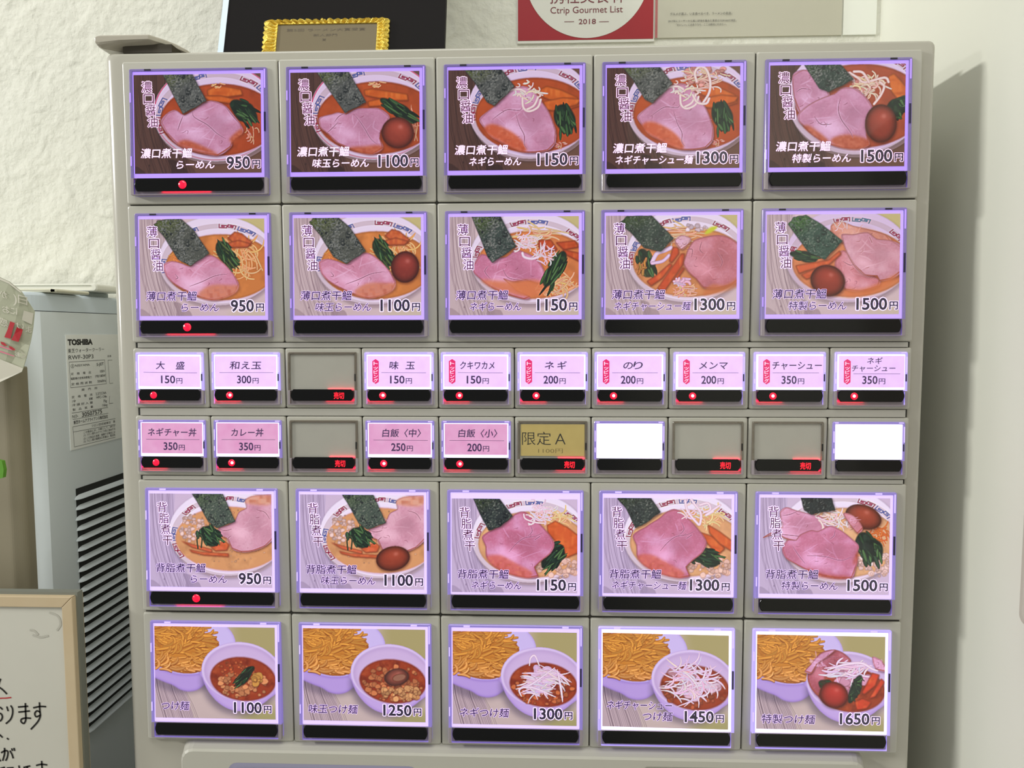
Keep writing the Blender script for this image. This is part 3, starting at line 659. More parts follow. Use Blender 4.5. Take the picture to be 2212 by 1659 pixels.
def pic_d3():
    p = _dip(); p.crumbs(1320, 860, 330, 190, 90, 32, (192, 112, 70), 23, (80, 28, 18))
    p.strands(1330, 760, 130, 120, 12, 40, (226, 206, 220), (190, 160, 180), 6, curl=.6)
    p.strands(1310, 800, 250, 150, 60, 9, (242, 226, 240), (196, 160, 184), 16, curl=.3, taper=.8, length=(.6, 1.3))
    for q in ([(1170, 620), (1180, 540), (1230, 510), (1280, 620)], [(1080, 960), (1060, 880), (1200, 820), (1450, 640)], [(1480, 660), (1520, 860), (1540, 1010)], [(1020, 880), (1200, 860), (1460, 960)]):
        p.stroke(q, 12, (244, 228, 244), (200, 166, 190), taper=.7)
    return p
def pic_d4():
    p = _dip(); p.crumbs(1320, 880, 330, 170, 70, 30, (170, 90, 60), 33, (80, 28, 18)); p.crumbs(1180, 680, 160, 80, 14, 60, (214, 160, 170), 4, (110, 50, 40))
    p.crumbs(1380, 830, 200, 110, 20, 60, (226, 190, 206), 5, (150, 90, 100))
    p.strands(1310, 780, 270, 190, 74, 10, (244, 224, 240), (204, 160, 190), 26, curl=.5, taper=.7, length=(.6, 1.3))
    return p
def pic_d5():
    p = _dip()
    p.pork([(860, 700), (900, 560), (1000, 440), (1130, 400), (1240, 430), (1330, 520), (1200, 560), (1080, 640), (1020, 760), (980, 900), (900, 820)], base=(170, 92, 104), fat=(200, 130, 144), seams=[[(930, 640), (1000, 540), (1120, 480), (1240, 500)]])
    p.pork([(830, 640), (900, 560), (1000, 450), (1100, 410), (1160, 400), (1080, 470), (960, 560), (900, 660)], base=(220, 160, 190))
    p.pork([(1560, 470), (1660, 510), (1720, 620), (1600, 600)], base=(222, 160, 190))
    p.greens(1060, 780, 80, 60, .4, 10, 4, (60, 50, 36), (90, 80, 50))
    p.crumbs(1350, 730, 180, 120, 18, 60, (216, 160, 184), 5, (140, 80, 90))
    p.strands(1290, 640, 220, 110, 36, 12, (246, 226, 242), (196, 156, 186), 36, rot=2.6, curl=.3, taper=.7, length=(.7, 1.4))
    p.stroke([(1080, 620), (1260, 560), (1440, 540), (1560, 600), (1620, 620)], 16, (246, 228, 244), (206, 170, 196), taper=.6)
    p.greens(1380, 820, 60, 170, .35, 18, 6, (36, 48, 40), (60, 80, 58))
    p.menma([[(1560, 640), (1640, 660), (1600, 780), (1480, 880), (1450, 860)], [(1660, 700), (1700, 740), (1600, 900), (1520, 930)], [(1370, 960), (1460, 920), (1560, 960), (1510, 1030), (1400, 1050)]], (204, 76, 50))
    p.egg(1150, 890, 155, 140, .3, (158, 52, 46))
    return p
DIP = dip_base()

# ---------------------------------------------------------------- materials in use
M_wall = mat('textured_wallpaper', (224, 224, 212), .85, bump=[(26, .7, .008), (34, -.7, .0028), (150, .5, .002)], mott=(6, .25, (212, 210, 192)))
M_side = mat('smooth_plaster', (226, 227, 215), .8, bump=[(60, .12, .001)], mott=(4, .3, (220, 219, 204)))
M_floor = mat('floor_tile', (120, 110, 98), .5, mott=(5, .5, (96, 88, 80)))
M_body = mat('cabinet_paint', (183, 180, 168), .2, coat=.3, mott=(3, .2, (178, 175, 163)))
M_tile = mat('moulded_plastic', (187, 185, 174), .34, mott=(9, .2, (183, 181, 169)))
M_strip = mat('mounting_rail', (176, 174, 165), .4)
M_gap = mat('gap_black', (22, 22, 20), .8)
M_bar = mat('smoked_acrylic', (9, 9, 8), .14, spec=.32, coat=.0)
M_cover = clear_mat('clear_acrylic')
M_print = {k: mat('backlit_print_'+k, (128, 128, 128), .35, es=e, attr='print') for k, e in (('a', .82), ('b', .90), ('c', .98), ('d', .97))}
M_glow = {'a': mat('backlight_violet', (120, 110, 160), .4, emit=(170, 132, 252), es=1.05),
          'b': mat('backlight_violet_pale', (130, 120, 170), .4, emit=(182, 148, 254), es=1.1),
          'c': mat('backlight_lilac', (150, 140, 180), .4, emit=(204, 180, 255), es=1.2),
          'd': mat('backlight_white', (170, 165, 190), .4, emit=(232, 222, 255), es=1.45)}
M_house = {'a': mat('clear_housing_violet', (120, 108, 142), .15, emit=(88, 66, 168), es=.42, coat=.4),
           'b': mat('clear_housing_lilac', (130, 118, 150), .15, emit=(98, 76, 176), es=.48, coat=.4),
           'c': mat('clear_housing_bright', (140, 128, 160), .15, emit=(112, 92, 200), es=.65, coat=.4),
           'd': mat('clear_housing_white', (160, 150, 180), .15, emit=(150, 132, 226), es=1.1, coat=.4),
           'off': mat('clear_housing_unlit', (112, 104, 90), .2, coat=.4)}
M_lip = mat('clear_lip', (150, 140, 146), .3, coat=.3)
M_slot = mat('latch_slot', (44, 38, 74), .3)
M_tab = mat('clip_black', (26, 24, 32), .4)
M_tablit = mat('clip_lit', (190, 180, 230), .3, emit=(186, 160, 255), es=.8)
M_led = mat('lamp_red', (200, 10, 40), .2, emit=(255, 0, 54), es=1.1, coat=.5)
M_die = mat('lamp_hot', (255, 200, 210), .3, emit=(255, 205, 215), es=1.6)
M_redglow = mat('hidden_glow_red', (255, 20, 50), .4, emit=(255, 0, 48), es=16)
M_redtext = mat('lamp_red_letters', (255, 30, 40), .4, emit=(255, 22, 48), es=1.25)
M_card3 = mat('card_lilac', (200, 180, 210), .5, emit=(214, 172, 236), es=.84, mott=(160, .5, (192, 166, 208)))
M_card4 = mat('card_rose', (190, 150, 170), .5, emit=(196, 136, 184), es=.8, mott=(120, .9, (184, 132, 160)))
M_cardy = mat('card_yellow', (206, 184, 112), .6, mott=(200, .3, (190, 166, 96)))
M_blank = mat('blank_lit', (230, 230, 235), .5, emit=(250, 253, 255), es=1.12)
M_dead = mat('blank_unlit', (182, 180, 170), .35, mott=(90, .3, (172, 170, 160)))
M_ink = mat('ink_purple', (40, 18, 62), .5, emit=(58, 22, 84), es=.5)
M_inkb = mat('ink_black', (24, 20, 30), .5, emit=(34, 24, 58), es=.45)
M_inkw = mat('ink_white', (225, 210, 225), .5, emit=(236, 196, 238), es=.85)
M_inkm = mat('ink_maroon', (70, 24, 48), .5, emit=(82, 34, 66), es=.5)
M_badge = mat('badge_magenta', (190, 20, 90), .5, emit=(208, 14, 96), es=.75)
M_black = mat('marker_black', (26, 24, 20), .5)
M_red = mat('marker_red', (186, 40, 48), .5)

# ---------------------------------------------------------------- room
b = MB(); b.box(-1.6, X_SIDE+.1, Y_WALL, Y_WALL+.1, Z_FLOOR, 1.35); struct(b.build('wall_back', M_wall))
b = MB(); b.box(X_SIDE, X_SIDE+.1, -1.9, Y_WALL, Z_FLOOR, 1.35); struct(b.build('wall_right', M_side))
b = MB(); b.box(-1.6, X_SIDE+.1, -1.9, Y_WALL+.1, Z_FLOOR-.08, Z_FLOOR); struct(b.build('floor', M_floor))

# ---------------------------------------------------------------- ticket machine
machine = empty('ticket_machine', (.25, .08, Z_FLOOR), 'tall off-white meal ticket machine with rows of lit photo buttons', 'vending machine')
b = MB()
b.loft([rr(-.0125, .5116, Z_FLOOR, .4083, .002, y) for y in (.158, .030)], True, True)
b.build('cabinet', M_body, machine, bevel=.0008)
def ring(y, i, l):   # door: rounder on its left edge
    return rr(-.014+l, .5101-i, -1.02+i, .4063-i*.8, .004, y)
b = MB(); b.loft([ring(.029, 0, 0), ring(.010, 0, 0), ring(.0068, .0002, .0004), ring(.0048, .0006, .0016), ring(.0037, .0012, .0034), ring(.0031, .002, .0056), ring(.003, .003, .0078)], True, True)
door = b.build('door', M_body, machine, smooth=False)
for p in door.data.polygons: p.use_smooth = p.area < .02 and len(p.vertices) == 4
# rounded cover over the top left corner, undercut in front
b = MB(); pr = [(-.0005, .4151), (.0004, .4159), (.050, .4163), (.050, .4084), (.016, .4084), (.0135, .4100), (.004, .4118), (-.0004, .4128)]
xs = [(-.0166, .45), (-.0163, .7), (-.0155, .9), (-.0140, 1.), (.0, 1.), (.018, 1.), (.024, .97), (.029, .86), (.033, .66), (.0366, .25)]
Ls = []
for x, k in xs:
    dy = max(0, (x-.018))*1.3
    q = min(1, max(0, (x+.0075)/.010)); pq = [(y if i < 4 or i == 7 else [0, 0, 0, 0, .003, .0015, .0002][i]*(1-q)+y*q, z if i < 4 else [0, 0, 0, 0, .4086, .4090, .4100, .4115][i]*(1-q)+z*q) for i, (y, z) in enumerate(pr)]
    Ls.append([(x, y+(dy if y < .03 else 0), .4084+(z-.4084)*(k if z > .4085 else 1) if x > 0 else .4122+(z-.4122)*k) for y, z in pq])
b.loft(Ls, True, True); b.build('corner_cap', mat('cap_paint', (176, 170, 156), .22, coat=.3), machine, smooth=False, bevel=.0005)
b = MB(); b.box(-.002, .030, .0055, .040, .4066, .4116); b.build('cap_shade', mat('cap_shade_dark', (62, 56, 44), .7), machine)  # dark block whose colour stands in for the shade under the cap

CX = [-.0004, .0500, .1005, .1506, .2006, .2499, .2993, .3486, .3993, .4495, .5005]
ROWS = {1: (.3992, .3097), 2: (.3088, .2207), 3: (.2170, .1778), 4: (.1726, .1329), 5: (.1298, .0409), 6: (.0396, -.0488)}
# rails between the button rows with dark slits at their ends
for z1, z0 in ((.2204, .2173), (.1776, .1729), (.1326, .1301)):
    b = MB(); b.box(.0035, .4975, -.0002, .0032, z0, z1); b.box(.0020, .0035, .0012, .0034, z0, z1, 1); b.box(.4975, .4984, .0012, .0034, z0, z1, 1)
    b.build('mounting_rail', [M_strip, M_gap], machine)
b = MB(); b.box(.001, .4995, .0020, .0031, -.0484, .3988); b.build('seam_backing', mat('seam_grey', (58, 56, 50), .8), machine)

def tile(x0, x1, z1, z0, hx0, hx1, hz1, hz0):
    b = MB(); e = .0009
    b.loft([rr(x0, x1, z0, z1, .0012, .0024, 2), rr(x0, x1, z0, z1, .0012, e, 2), rr(x0+e*.3, x1-e*.3, z0+e*.3, z1-e*.3, .0012, e*.3, 2), rr(x0+e, x1-e, z0+e, z1-e, .001, 0, 2),
            rr(hx0, hx1, hz0, hz1, .0006, 0, 2), rr(hx0+.0003, hx1-.0003, hz0+.0003, hz1-.0003, .0006, .0004, 2), rr(hx0+.0003, hx1-.0003, hz0+.0003, hz1-.0003, .0006, .0021, 2)], False, True)
    return b.build('button_surround', M_tile, machine)

def frame_fn(bx, bz, H, n0, n1):
    """button coordinates in mm (x right, v down, n out of the front) to the room; the front leans out at its foot"""
    def fn(x, v, n=0.): return (bx+x*.001, -(n0+(n1-n0)*v/H+n)*.001, bz-v*.001)
    return fn
def rrm(x0, x1, v0, v1, r, n, fn, k=2):
    return [fn(p[0], p[2], p[1]) for p in rr(x0, x1, v0, v1, r, n, k)]
def bar_mesh(fn, x0, x1, v0, v1, n0, n1, mi=0):
    def out(i, n):
        pts = []; H = v1-v0-2*i; c = (v0+v1)/2
        for k in range(9):
            t = -1+2*k/8; pts.append((x1-i-(1.7*t*t), c+H/2*t))
        for k in range(9):
            t = 1-2*k/8; pts.append((x0+i+(1.7*t*t), c+H/2*t))
        return [fn(x, v, n) for x, v in pts]
    b = MB(); b.loft([out(0, n0), out(0, n1-.25), out(.12, n1-.08), out(.4, n1)], True, True, mi); return b

def glow_strip(fn, c, L, v, parent, n0=-1.35, n1=-.5, th=.45, up=False):  # unseen emitter added behind the bar, tapered so its red glow fades
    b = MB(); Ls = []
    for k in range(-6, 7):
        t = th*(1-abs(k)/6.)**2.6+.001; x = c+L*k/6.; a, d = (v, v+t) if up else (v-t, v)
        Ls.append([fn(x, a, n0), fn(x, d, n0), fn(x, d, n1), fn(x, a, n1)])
    b.loft(Ls, True, True); return b.build('hidden_glow', M_redglow, parent)
def led(fn, cx, cv, r, name, parent, die=True, dx=0.):
    b = MB(); L = []
    for k in range(5):
        a = k/5*math.pi/2; L.append([fn(cx+r*math.cos(a)*math.cos(t), cv+r*math.cos(a)*math.sin(t), .2+r*.45*math.sin(a)) for t in np.linspace(0, 2*math.pi, 20, endpoint=False)])
    b.loft(L, False, True)
    if die:
        q = r*.42; b.loft([[fn(cx+dx*r+q*k*math.cos(t), cv-r*.08+q*k*math.sin(t), .2+r*.50-(1-k)*.02) for t in np.linspace(0, 2*math.pi, 14, endpoint=False)] for k in (1., .5)], False, True, 1)
    return b.build(name, [M_led, M_die], parent, smooth=False)

TITLES = {'a': '濃口醤油', 'b': '薄口醤油', 'c': '背脂煮干'}
NAME1 = {'a': '濃口煮干鰮', 'b': '薄口煮干鰮', 'c': '背脂煮干鰮'}
NAME2 = [('らーめん', 27, 51.6), ('味玉らーめん', 13.6, 49.6), ('ネギらーめん', 13, 45.5), ('ネギチャーシュー麺', 5.6, 53.6), ('特製らーめん', 14, 49.6)]
PRICE = {'a': ['950', '1100', '1150', '1300', '1500'], 'd': ['1100', '1250', '1300', '1450', '1650']}
DIPN = [[('つけ麺', 4.4, 23.4, 56.8)], [('味玉つけ麺', 3.4, 36.6, 57.2)], [('ネギつけ麺', 4.6, 37.4, 57.2)], [('ネギチャーシュー', 3., 45.4, 50.4), ('つけ麺', 26.6, 46, 57.6)], [('特製つけ麺', 3.4, 38, 58.2)]]
DESCR = {'a': 'dark soy ramen', 'b': 'light soy ramen', 'c': 'back-fat ramen', 'd': 'dipping noodles'}
TOP = ['plain topping', 'a whole brown egg', 'white leek strands', 'pork slices and leek', 'pork, leek and egg']

def big_button(row, c, key):
    x0 = CX[2*c]+.00035; x1 = CX[2*c+2]-.00035; z1, z0 = ROWS[row]; Wt = x1-x0
    bx = x0+.0052*Wt/.1; bz = z1-.0051; Wb, Hb = 88.6, 79.4
    tile(x0, x1, z1, z0, bx, bx+Wb*.001, bz, bz-Hb*.001)
    fn = frame_fn(bx, bz, Hb, 1.4, 4.6)
    g = 'd' if (row == 6 and c >= 3) else ('c' if row >= 5 else key)
    price = PRICE['d' if key == 'd' else 'a'][c]
    ptop = {(5, 2): 5.7, (5, 3): 4.6, (6, 3): 4.4, (6, 4): 4.0, (6, 2): 4.3}.get((row, c), 3.7)
    pr_ = (2.8, 84.7, ptop, ptop+62.2) if ptop < 5 else (2.8, 84.7, ptop, 67.2)
    # housing ring
    b = MB()
    b.loft([rrm(0, Wb, 0, Hb, .9, -6.4, fn), rrm(0, Wb, 0, Hb, .9, -.35, fn), rrm(.35, Wb-.35, .35, Hb-.35, .8, 0, fn), rrm(1.9, Wb-1.9, 1.5, Hb-.5, .3, 0, fn),
            rrm(2.1, Wb-2.1, 1.7, Hb-.6, .3, -.3, fn), rrm(2.1, Wb-2.1, 1.7, Hb-.6, .3, -2.6, fn)])
    but = b.build('menu_button', [M_house[g]], machine)
    but['label'] = 'photo button of %s with %s, %s yen' % (DESCR[key], TOP[c], price)
    # lower tray that catches the hidden strip's red glow
    b = MB(); b.loft([rrm(-.04, Wb+.04, 68.8, Hb+.04, .5, -3.0, fn), rrm(-.04, Wb+.04, 68.8, Hb+.04, .5, -.1, fn), rrm(.2, Wb-.2, 68.8, Hb-.1, .5, .1, fn), rrm(2.0, Wb-2.0, 69.0, Hb-.45, .3, .1, fn), rrm(2.1, Wb-2.1, 69.2, Hb-.5, .3, -1.5, fn)], False, True)
    b.build('lower_tray', M_lip, but)
    b = MB(); b.loft([rrm(2.1, Wb-2.1, 1.7, 68.6, .4, -1.6, fn), rrm(2.1, Wb-2.1, 1.7, 68.6, .4, -.62, fn)], True, True)
    b.build('backlight', M_glow[g], but)
    # printed picture
    p = globals()['pic_%s%d' % (key, c+1)]()
    colr = p.out(); uu = np.linspace(pr_[0], pr_[1], GW); vv = np.linspace(pr_[2], pr_[3], GH)
    U, Vv = np.meshgrid(uu, vv)
    tilt = {(6, 4): .006, (6, 3): .010}.get((row, c), 0.)
    Vt = Vv+(U-40)*tilt
    co = np.stack([bx+U*.001, -(1.4+3.2*Vt/Hb-.45)*.001, bz-Vt*.001], -1).reshape(-1, 3)
    me = bpy.data.meshes.new('menu_picture'); nq = (GW-1)*(GH-1)
    me.vertices.add(GW*GH); me.vertices.foreach_set('co', co.ravel())
    idx = np.arange(GW*GH).reshape(GH, GW); q = np.stack([idx[1:, :-1], idx[1:, 1:], idx[:-1, 1:], idx[:-1, :-1]], -1).reshape(-1)
    me.loops.add(nq*4); me.loops.foreach_set('vertex_index', q.astype(np.int32))
    me.polygons.add(nq); me.polygons.foreach_set('loop_start', np.arange(0, nq*4, 4, dtype=np.int32)); me.polygons.foreach_set('loop_total', np.full(nq, 4, np.int32))
    me.update(calc_edges=True)
    at_ = me.color_attributes.new('print', 'FLOAT_COLOR', 'POINT')
    at_.data.foreach_set('color', np.concatenate([colr.reshape(-1, 3), np.ones((GW*GH, 1))], 1).ravel().astype(np.float32))
    me.materials.append(M_print[key])
    o = bpy.data.objects.new('menu_picture', me); COL.objects.link(o); o.parent = but
    # lettering: ink, outline
    b = MB(); ox, ov = pr_[0], pr_[2]
    T = lambda x, v, n: fn(ox+x, ov+v, n)
    dark = key == 'a'
    ink, outl = (2, None) if dark else (0, (.30, 1, -.40))
    if key in TITLES:
        vt = {'a': 4.4, 'b': 4.9, 'c': 5.9}[key]
        for i, ch in enumerate(TITLES[key]):
            x = 5.2+i*1.15; v = vt+6.6+i*7.3
            put_text(b, ch, x, x+6.6, v, 6.9, T, .012, 0, -.36, 3, (.46, 2 if dark else 1, -.40))
        put_text(b, NAME1[key], 4.0, 37.2, 52.4, 6.0, T, .022, .12, -.36, ink, (.28, 3, -.40) if dark else outl)
        s_, a_, e_ = NAME2[c]
        put_text(b, s_, a_, e_, 59.4, 5.4, T, .022, .18, -.36, ink, (.26, 3, -.40) if dark else outl)
    else:
        for s_, a_, e_, v_ in DIPN[c]: put_text(b, s_, a_, e_, v_, 6., T, .022, .12, -.36, 0, (.30, 1, -.40))
    pv = {'a': 59.1, 'b': 59.2, 'c': 59.6, 'd': 57.8}[key]; xr = 74.6 if key != 'd' else 72.6
    put_text(b, price, (59.4 if len(price) == 3 else 55.6)-(2.0 if key == 'd' else 0), xr, pv, 7.1, T, .028, 0, -.34, 4, (.5, 2 if dark else 1, -.38))
    put_text(b, '円', xr+1.3, xr+6.6, pv, 5.2, T, .03, 0, -.34, 4, (.34, 2 if dark else 1, -.38))
    b.build('lettering', [M_ink, M_outline, M_inkw, M_inkm, M_inkb], but)
    bar_mesh(fn, 2.7, 86.0, 68.9, 77.2, -.35, .45).build('status_bar', M_bar, but)
    b = MB(); b.loft([rrm(.5, Wb-.5, .5, 68.4, .5, .02, fn, 1), rrm(.5, Wb-.5, .5, 68.4, .5, .32, fn, 1)], True, True); b.build('clear_cover', M_cover, but)
    # clips along the top and the latch slots at the sides
    dk = row <= 2
    for cx_ in (12.2, 77.2):
        b = MB(); b.loft([rrm(cx_-2.1, cx_+2.1, .35, 1.25, .1, .0, fn, 1), rrm(cx_-2.1, cx_+2.1, .35, 1.25, .1, .42, fn, 1)], False, True); b.build('clip', M_tab if dk else M_tablit, but)
    b = MB(); b.loft([rrm(86.7, 87.9, 28, 40, .1, .0, fn, 1), rrm(86.7, 87.9, 28, 40, .1, .36, fn, 1)], False, True); b.build('latch_slot', M_slot, but)
    for xa, xb, va, vb in ((.4, 1.1, 15, 21), (.4, 1.1, 55, 61), (87.0, 87.8, 1.2, 13)):
        b = MB(); b.loft([rrm(xa, xb, va, vb, .1, .0, fn, 1), rrm(xa, xb, va, vb, .1, .38, fn, 1)], False, True); b.build('light_rib', M_tablit if row > 2 else M_glow['a'], but)
    if c == 0 and row in (1, 2, 5):
        led(fn, 2.7+31.2, 73.1, 2.75, 'indicator_lamp', but, False)
        glow_strip(fn, 35.5, 16, 76.7, but)
M_outline = mat('ink_outline', (226, 210, 240), .5, emit=(228, 204, 252), es=.9)

SMALL3 = [('大　盛', '150', 11.3, 30.4, 0, 'large portion'), ('和え玉', '300', 9.8, 30.6, 0, 'extra noodles'), None, ('味　玉', '150', 14.2, 30.6, 1, 'egg topping'), ('クキワカメ', '150', 10.4, 32.4, 1, 'seaweed-stem topping'),
          ('ネ　ギ', '200', 15.4, 29.4, 1, 'leek topping'), ('の　り', '200', 16.2, 28.4, 1, 'nori topping'), ('メンマ', '200', 13.2, 31.2, 1, 'bamboo-shoot topping'), ('チャーシュー', '350', 8.8, 39.6, 1, 'pork topping'), ('ネギ', '350', 18.6, 28.4, 2, 'leek and pork topping')]
SMALL4 = [('ネギチャー丼', '350', 4.2, 36.6, 0, 'leek and pork rice bowl'), ('カレー丼', '350', 9.4, 30.8, 0, 'curry rice bowl'), None, ('白飯〈中〉', '250', 8.8, 34.0, 0, 'medium white rice'), ('白飯〈小〉', '200', 8.8, 34.0, 0, 'small white rice'),
          'gold', 'blank', None, None, 'blank']
def small_button(row, c, spec):
    x0 = CX[c]+.0003; x1 = CX[c+1]-.0003; z1, z0 = ROWS[row]
    Wb, Hb = 45.0, 34.0; bx = (x0+x1)/2-.0225-.0002; bz = z1-.0027
    tile(x0, x1, z1, z0, bx, bx+Wb*.001, bz, bz-Hb*.001)
    fn = frame_fn(bx, bz, Hb, 1.0, 2.4)
    lit = isinstance(spec, tuple) or spec == 'blank'
    g = 'd' if lit else 'off'
    if row == 4 and lit: g = 'c'
    b = MB()
    b.loft([rrm(0, Wb, 0, Hb, .9, -4.6, fn), rrm(0, Wb, 0, Hb, .9, -.3, fn), rrm(.3, Wb-.3, .3, Hb-.3, .8, 0, fn), rrm(1.3, Wb-1.3, 1.3, Hb-.4, .3, 0, fn),
            rrm(1.5, Wb-1.5, 1.5, Hb-.5, .3, -.3, fn), rrm(1.5, Wb-1.5, 1.5, Hb-.5, .3, -2.2, fn)])
    but = b.build('menu_button', [M_house[g]], machine)
    b = MB(); b.loft([rrm(-.03, Wb+.03, 24.6, Hb+.03, .4, -2, fn), rrm(-.03, Wb+.03, 24.6, Hb+.03, .4, -.1, fn), rrm(.15, Wb-.15, 24.6, Hb-.1, .4, .08, fn), rrm(1.4, Wb-1.4, 24.8, Hb-.5, .3, .08, fn), rrm(1.5, Wb-1.5, 24.9, Hb-.6, .3, -1.4, fn)], False, True)
    b.build('lower_tray', M_lip, but)
    bar_mesh(fn, 1.9, 43.2, 24.0, 31.45, -.35, .4).build('status_bar', M_bar, but)
    rnd = random.Random(row*20+c)
    if lit:
        b = MB(); b.loft([rrm(1.5, Wb-1.5, 1.5, 24.0, .3, -1.4, fn), rrm(1.5, Wb-1.5, 1.5, 24.0, .3, -.62, fn)], True, True); b.build('backlight', M_glow['d'], but)
    if isinstance(spec, tuple):
        name, price, a_, e_, badge, desc = spec
        but['label'] = 'small lit button for %s, %s yen' % (desc, price)
        sh = {8: .8, 9: .5, 7: .9}.get(c, 0.) if row == 3 else .1
        left = 2.1+sh; right = 42.6+sh*1.1; tp = 2.5 if row == 3 else 2.1; t = [.012, .0, 0, .004, .006, .003, 0, 0, .002, .0][c]*(1 if row == 3 else .4)
        K = lambda x, v, n: fn(left+x, tp+v+(x-20)*t, n)
        b = MB(); b.add([K(0, 0, -.45), K(right-left, 0, -.45), K(right-left, 19.9, -.45), K(0, 19.9, -.45), K(0, 0, -.58), K(right-left, 0, -.58), K(right-left, 19.9, -.58), K(0, 19.9, -.58)],
                        [(0, 1, 2, 3), (7, 6, 5, 4), (0, 4, 5, 1), (1, 5, 6, 2), (2, 6, 7, 3), (3, 7, 4, 0)])
        b.build('name_card', M_card3 if row == 3 else M_card4, but)
        b = MB(); s_ = 0
        if badge:
            b.add([K(x, v, -.42) for x, v in ((5.2, 2.0), (7.3, 3.4), (7.3, 16.6), (5.2, 18.1), (3.1, 16.6), (3.1, 3.4))], [(0, 1, 2, 3, 4, 5)], 1)
            for i, ch in enumerate('トッピング'):
                put_text(b, ch, 3.9, 6.6, 6.1+i*2.75, 2.5, K, .02, 0, -.40, 2)
        if badge == 2:
            put_text(b, 'ネギ', 17.4, 27, 5.2, 4.2, K, .012, .15, -.42); put_text(b, 'チャーシュー', 8, 35, 9.9, 4.2, K, .012, .15, -.42)
        elif '　' in name:
            p0, p1 = name.split('　'); w_ = (e_-a_); put_text(b, p0, a_, a_+5.9, 8.6, 5.2, K, .016, .1, -.42); put_text(b, p1, e_-5.9, e_, 8.6, 5.2, K, .016, .1, -.42)
        else: put_text(b, name, a_, e_, 8.6, 5.2, K, .016, .1, -.42)
        l0, l1 = (9, 38) if badge else (3, 38.6)
        lv = 11.2 if badge == 2 else 10.6
        b.add([K(x, v, -.42) for x, v in ((l0, lv), (l1, lv), (l1, lv+.22), (l0, lv+.22))], [(0, 1, 2, 3)])
        x_ = 14.6
        put_text(b, price, x_, x_+9.4, 17.6, 4.9, K, .018, 0, -.42); put_text(b, '円', x_+10.2, x_+14.2, 17.8, 3.8, K, .01, 0, -.42)
        b.build('lettering', [M_ink, M_badge, M_inkw], but)
        led(fn, 12.0, 27.9, 2.35, 'indicator_lamp', but, not (c == 0), .12-(c-4)*.06)
        glow_strip(fn, 10.2, 8.4, 31.0, but)
    elif spec == 'blank':
        but['label'] = 'small blank button glowing white, %s in the lower small row' % ('seventh' if c == 6 else 'last')
        b = MB(); b.loft([rrm(2.0, 43.2, 2.3, 22.8, .6, -.6, fn), rrm(2.0, 43.2, 2.3, 22.8, .6, -.45, fn)], True, True); b.build('name_card', M_blank, but)
    else:
        but['label'] = 'small unlit button with a red sold-out sign' + (', gold card for the limited bowl' if spec == 'gold' else '')
        b = MB(); b.loft([rrm(1.5, Wb-1.5, 1.5, 24.6, .3, -1.6, fn), rrm(1.5, Wb-1.5, 1.5, 24.6, .3, -1.1, fn)], True, True); b.build('blank_panel', M_dead, but)
        if spec == 'gold':
            b = MB(); b.loft([rrm(2.0, 43.2, 2.1, 22.6, .1, -.6, fn, 1), rrm(2.0, 43.2, 2.1, 22.6, .1, -.45, fn, 1)], True, True); b.build('name_card', M_cardy, but)
            b = MB(); put_text(b, '限定', 3.0, 21.6, 15.6, 8.6, fn, -.006, 0, -.42); put_text(b, 'A', 24.2, 31.0, 15.2, 7.4, fn, -.012, 0, -.42)
            put_text(b, '1100円', 13.4, 29.2, 20.8, 3.2, fn, -.008, 0, -.42, 1); b.build('lettering', [M_black, mat('ink_olive', (118, 100, 50), .6)], but)
        b = MB(); put_text(b, '売切', 30.2, 36.8, 30.2, 4.4, fn, .022, 0, .46, 0); b.build('sold_out_sign', M_redtext, but)
        glow_strip(fn, 34.0, 9.4, 31.0, but); glow_strip(fn, 34.5, 8.4, 24.1, but, -1.05, -.5, .25, True)
    b = MB(); b.loft([rrm(.4, Wb-.4, .4, 23.8, .3, .02, fn, 1), rrm(.4, Wb-.4, .4, 23.8, .3, .26, fn, 1)], True, True); b.build('clear_cover', M_cover, but)
    for xa, xb, va, vb in ((1.2, 3.4, .3, .9), (41, 44, .3, .9), (.3, .9, 6, 13), (.3, .9, 17, 20), (44.1, 44.7, 3, 13)):
        b = MB(); b.loft([rrm(xa, xb, va, vb, .1, 0, fn, 1), rrm(xa, xb, va, vb, .1, .3, fn, 1)], False, True)
        b.build('light_rib', M_tablit if lit else M_house['off'], but)
    b = MB(); b.loft([rrm(43.6, 44.4, 14, 18.6, .1, .0, fn, 1), rrm(43.6, 44.4, 14, 18.6, .1, .33, fn, 1)], False, True); b.build('latch_slot', M_slot if lit else M_gap, but)

for row, key in ((1, 'a'), (2, 'b'), (5, 'c'), (6, 'd')):
    for c in range(5): big_button(row, c, key)
for c in range(10): small_button(3, c, SMALL3[c])
for c in range(10): small_button(4, c, SMALL4[c])

# raised coin and note panel below the buttons
b = MB(); X0, X1, Z1 = .0256, .4777, -.0500
b.loft([rr(X0-.002, X1+.002, -.30, Z1+.002, .008, .003), rr(X0, X1, -.302, Z1, .008, -.004), rr(X0+.0006, X1-.0006, -.302, Z1-.0006, .008, -.0070), rr(X0+.002, X1-.002, -.30, Z1-.002, .007, -.008)], False, True)
b.build('coin_panel', M_tile, machine, smooth=False)
b = MB()
b.loft([rr(.0585, .1860, -.130, -.0592, .006, -.0081), rr(.0620, .1825, -.128, -.0615, .005, -.0083)], False, True)
b.build('display_window', mat('display_lilac', (150, 148, 172), .15, coat=.5), machine)
b = MB()
for i_ in (0, .0014):
    b.loft([rr(.3340+i_, .4180-i_, -.130, -.0560-i_, .003, -.0080), rr(.3340+i_, .4180-i_, -.130, -.0560-i_, .003, -.0084), rr(.3345+i_, .4175-i_, -.1295, -.0565-i_, .003, -.0084), rr(.3345+i_, .4175-i_, -.1295, -.0565-i_, .003, -.0080)])
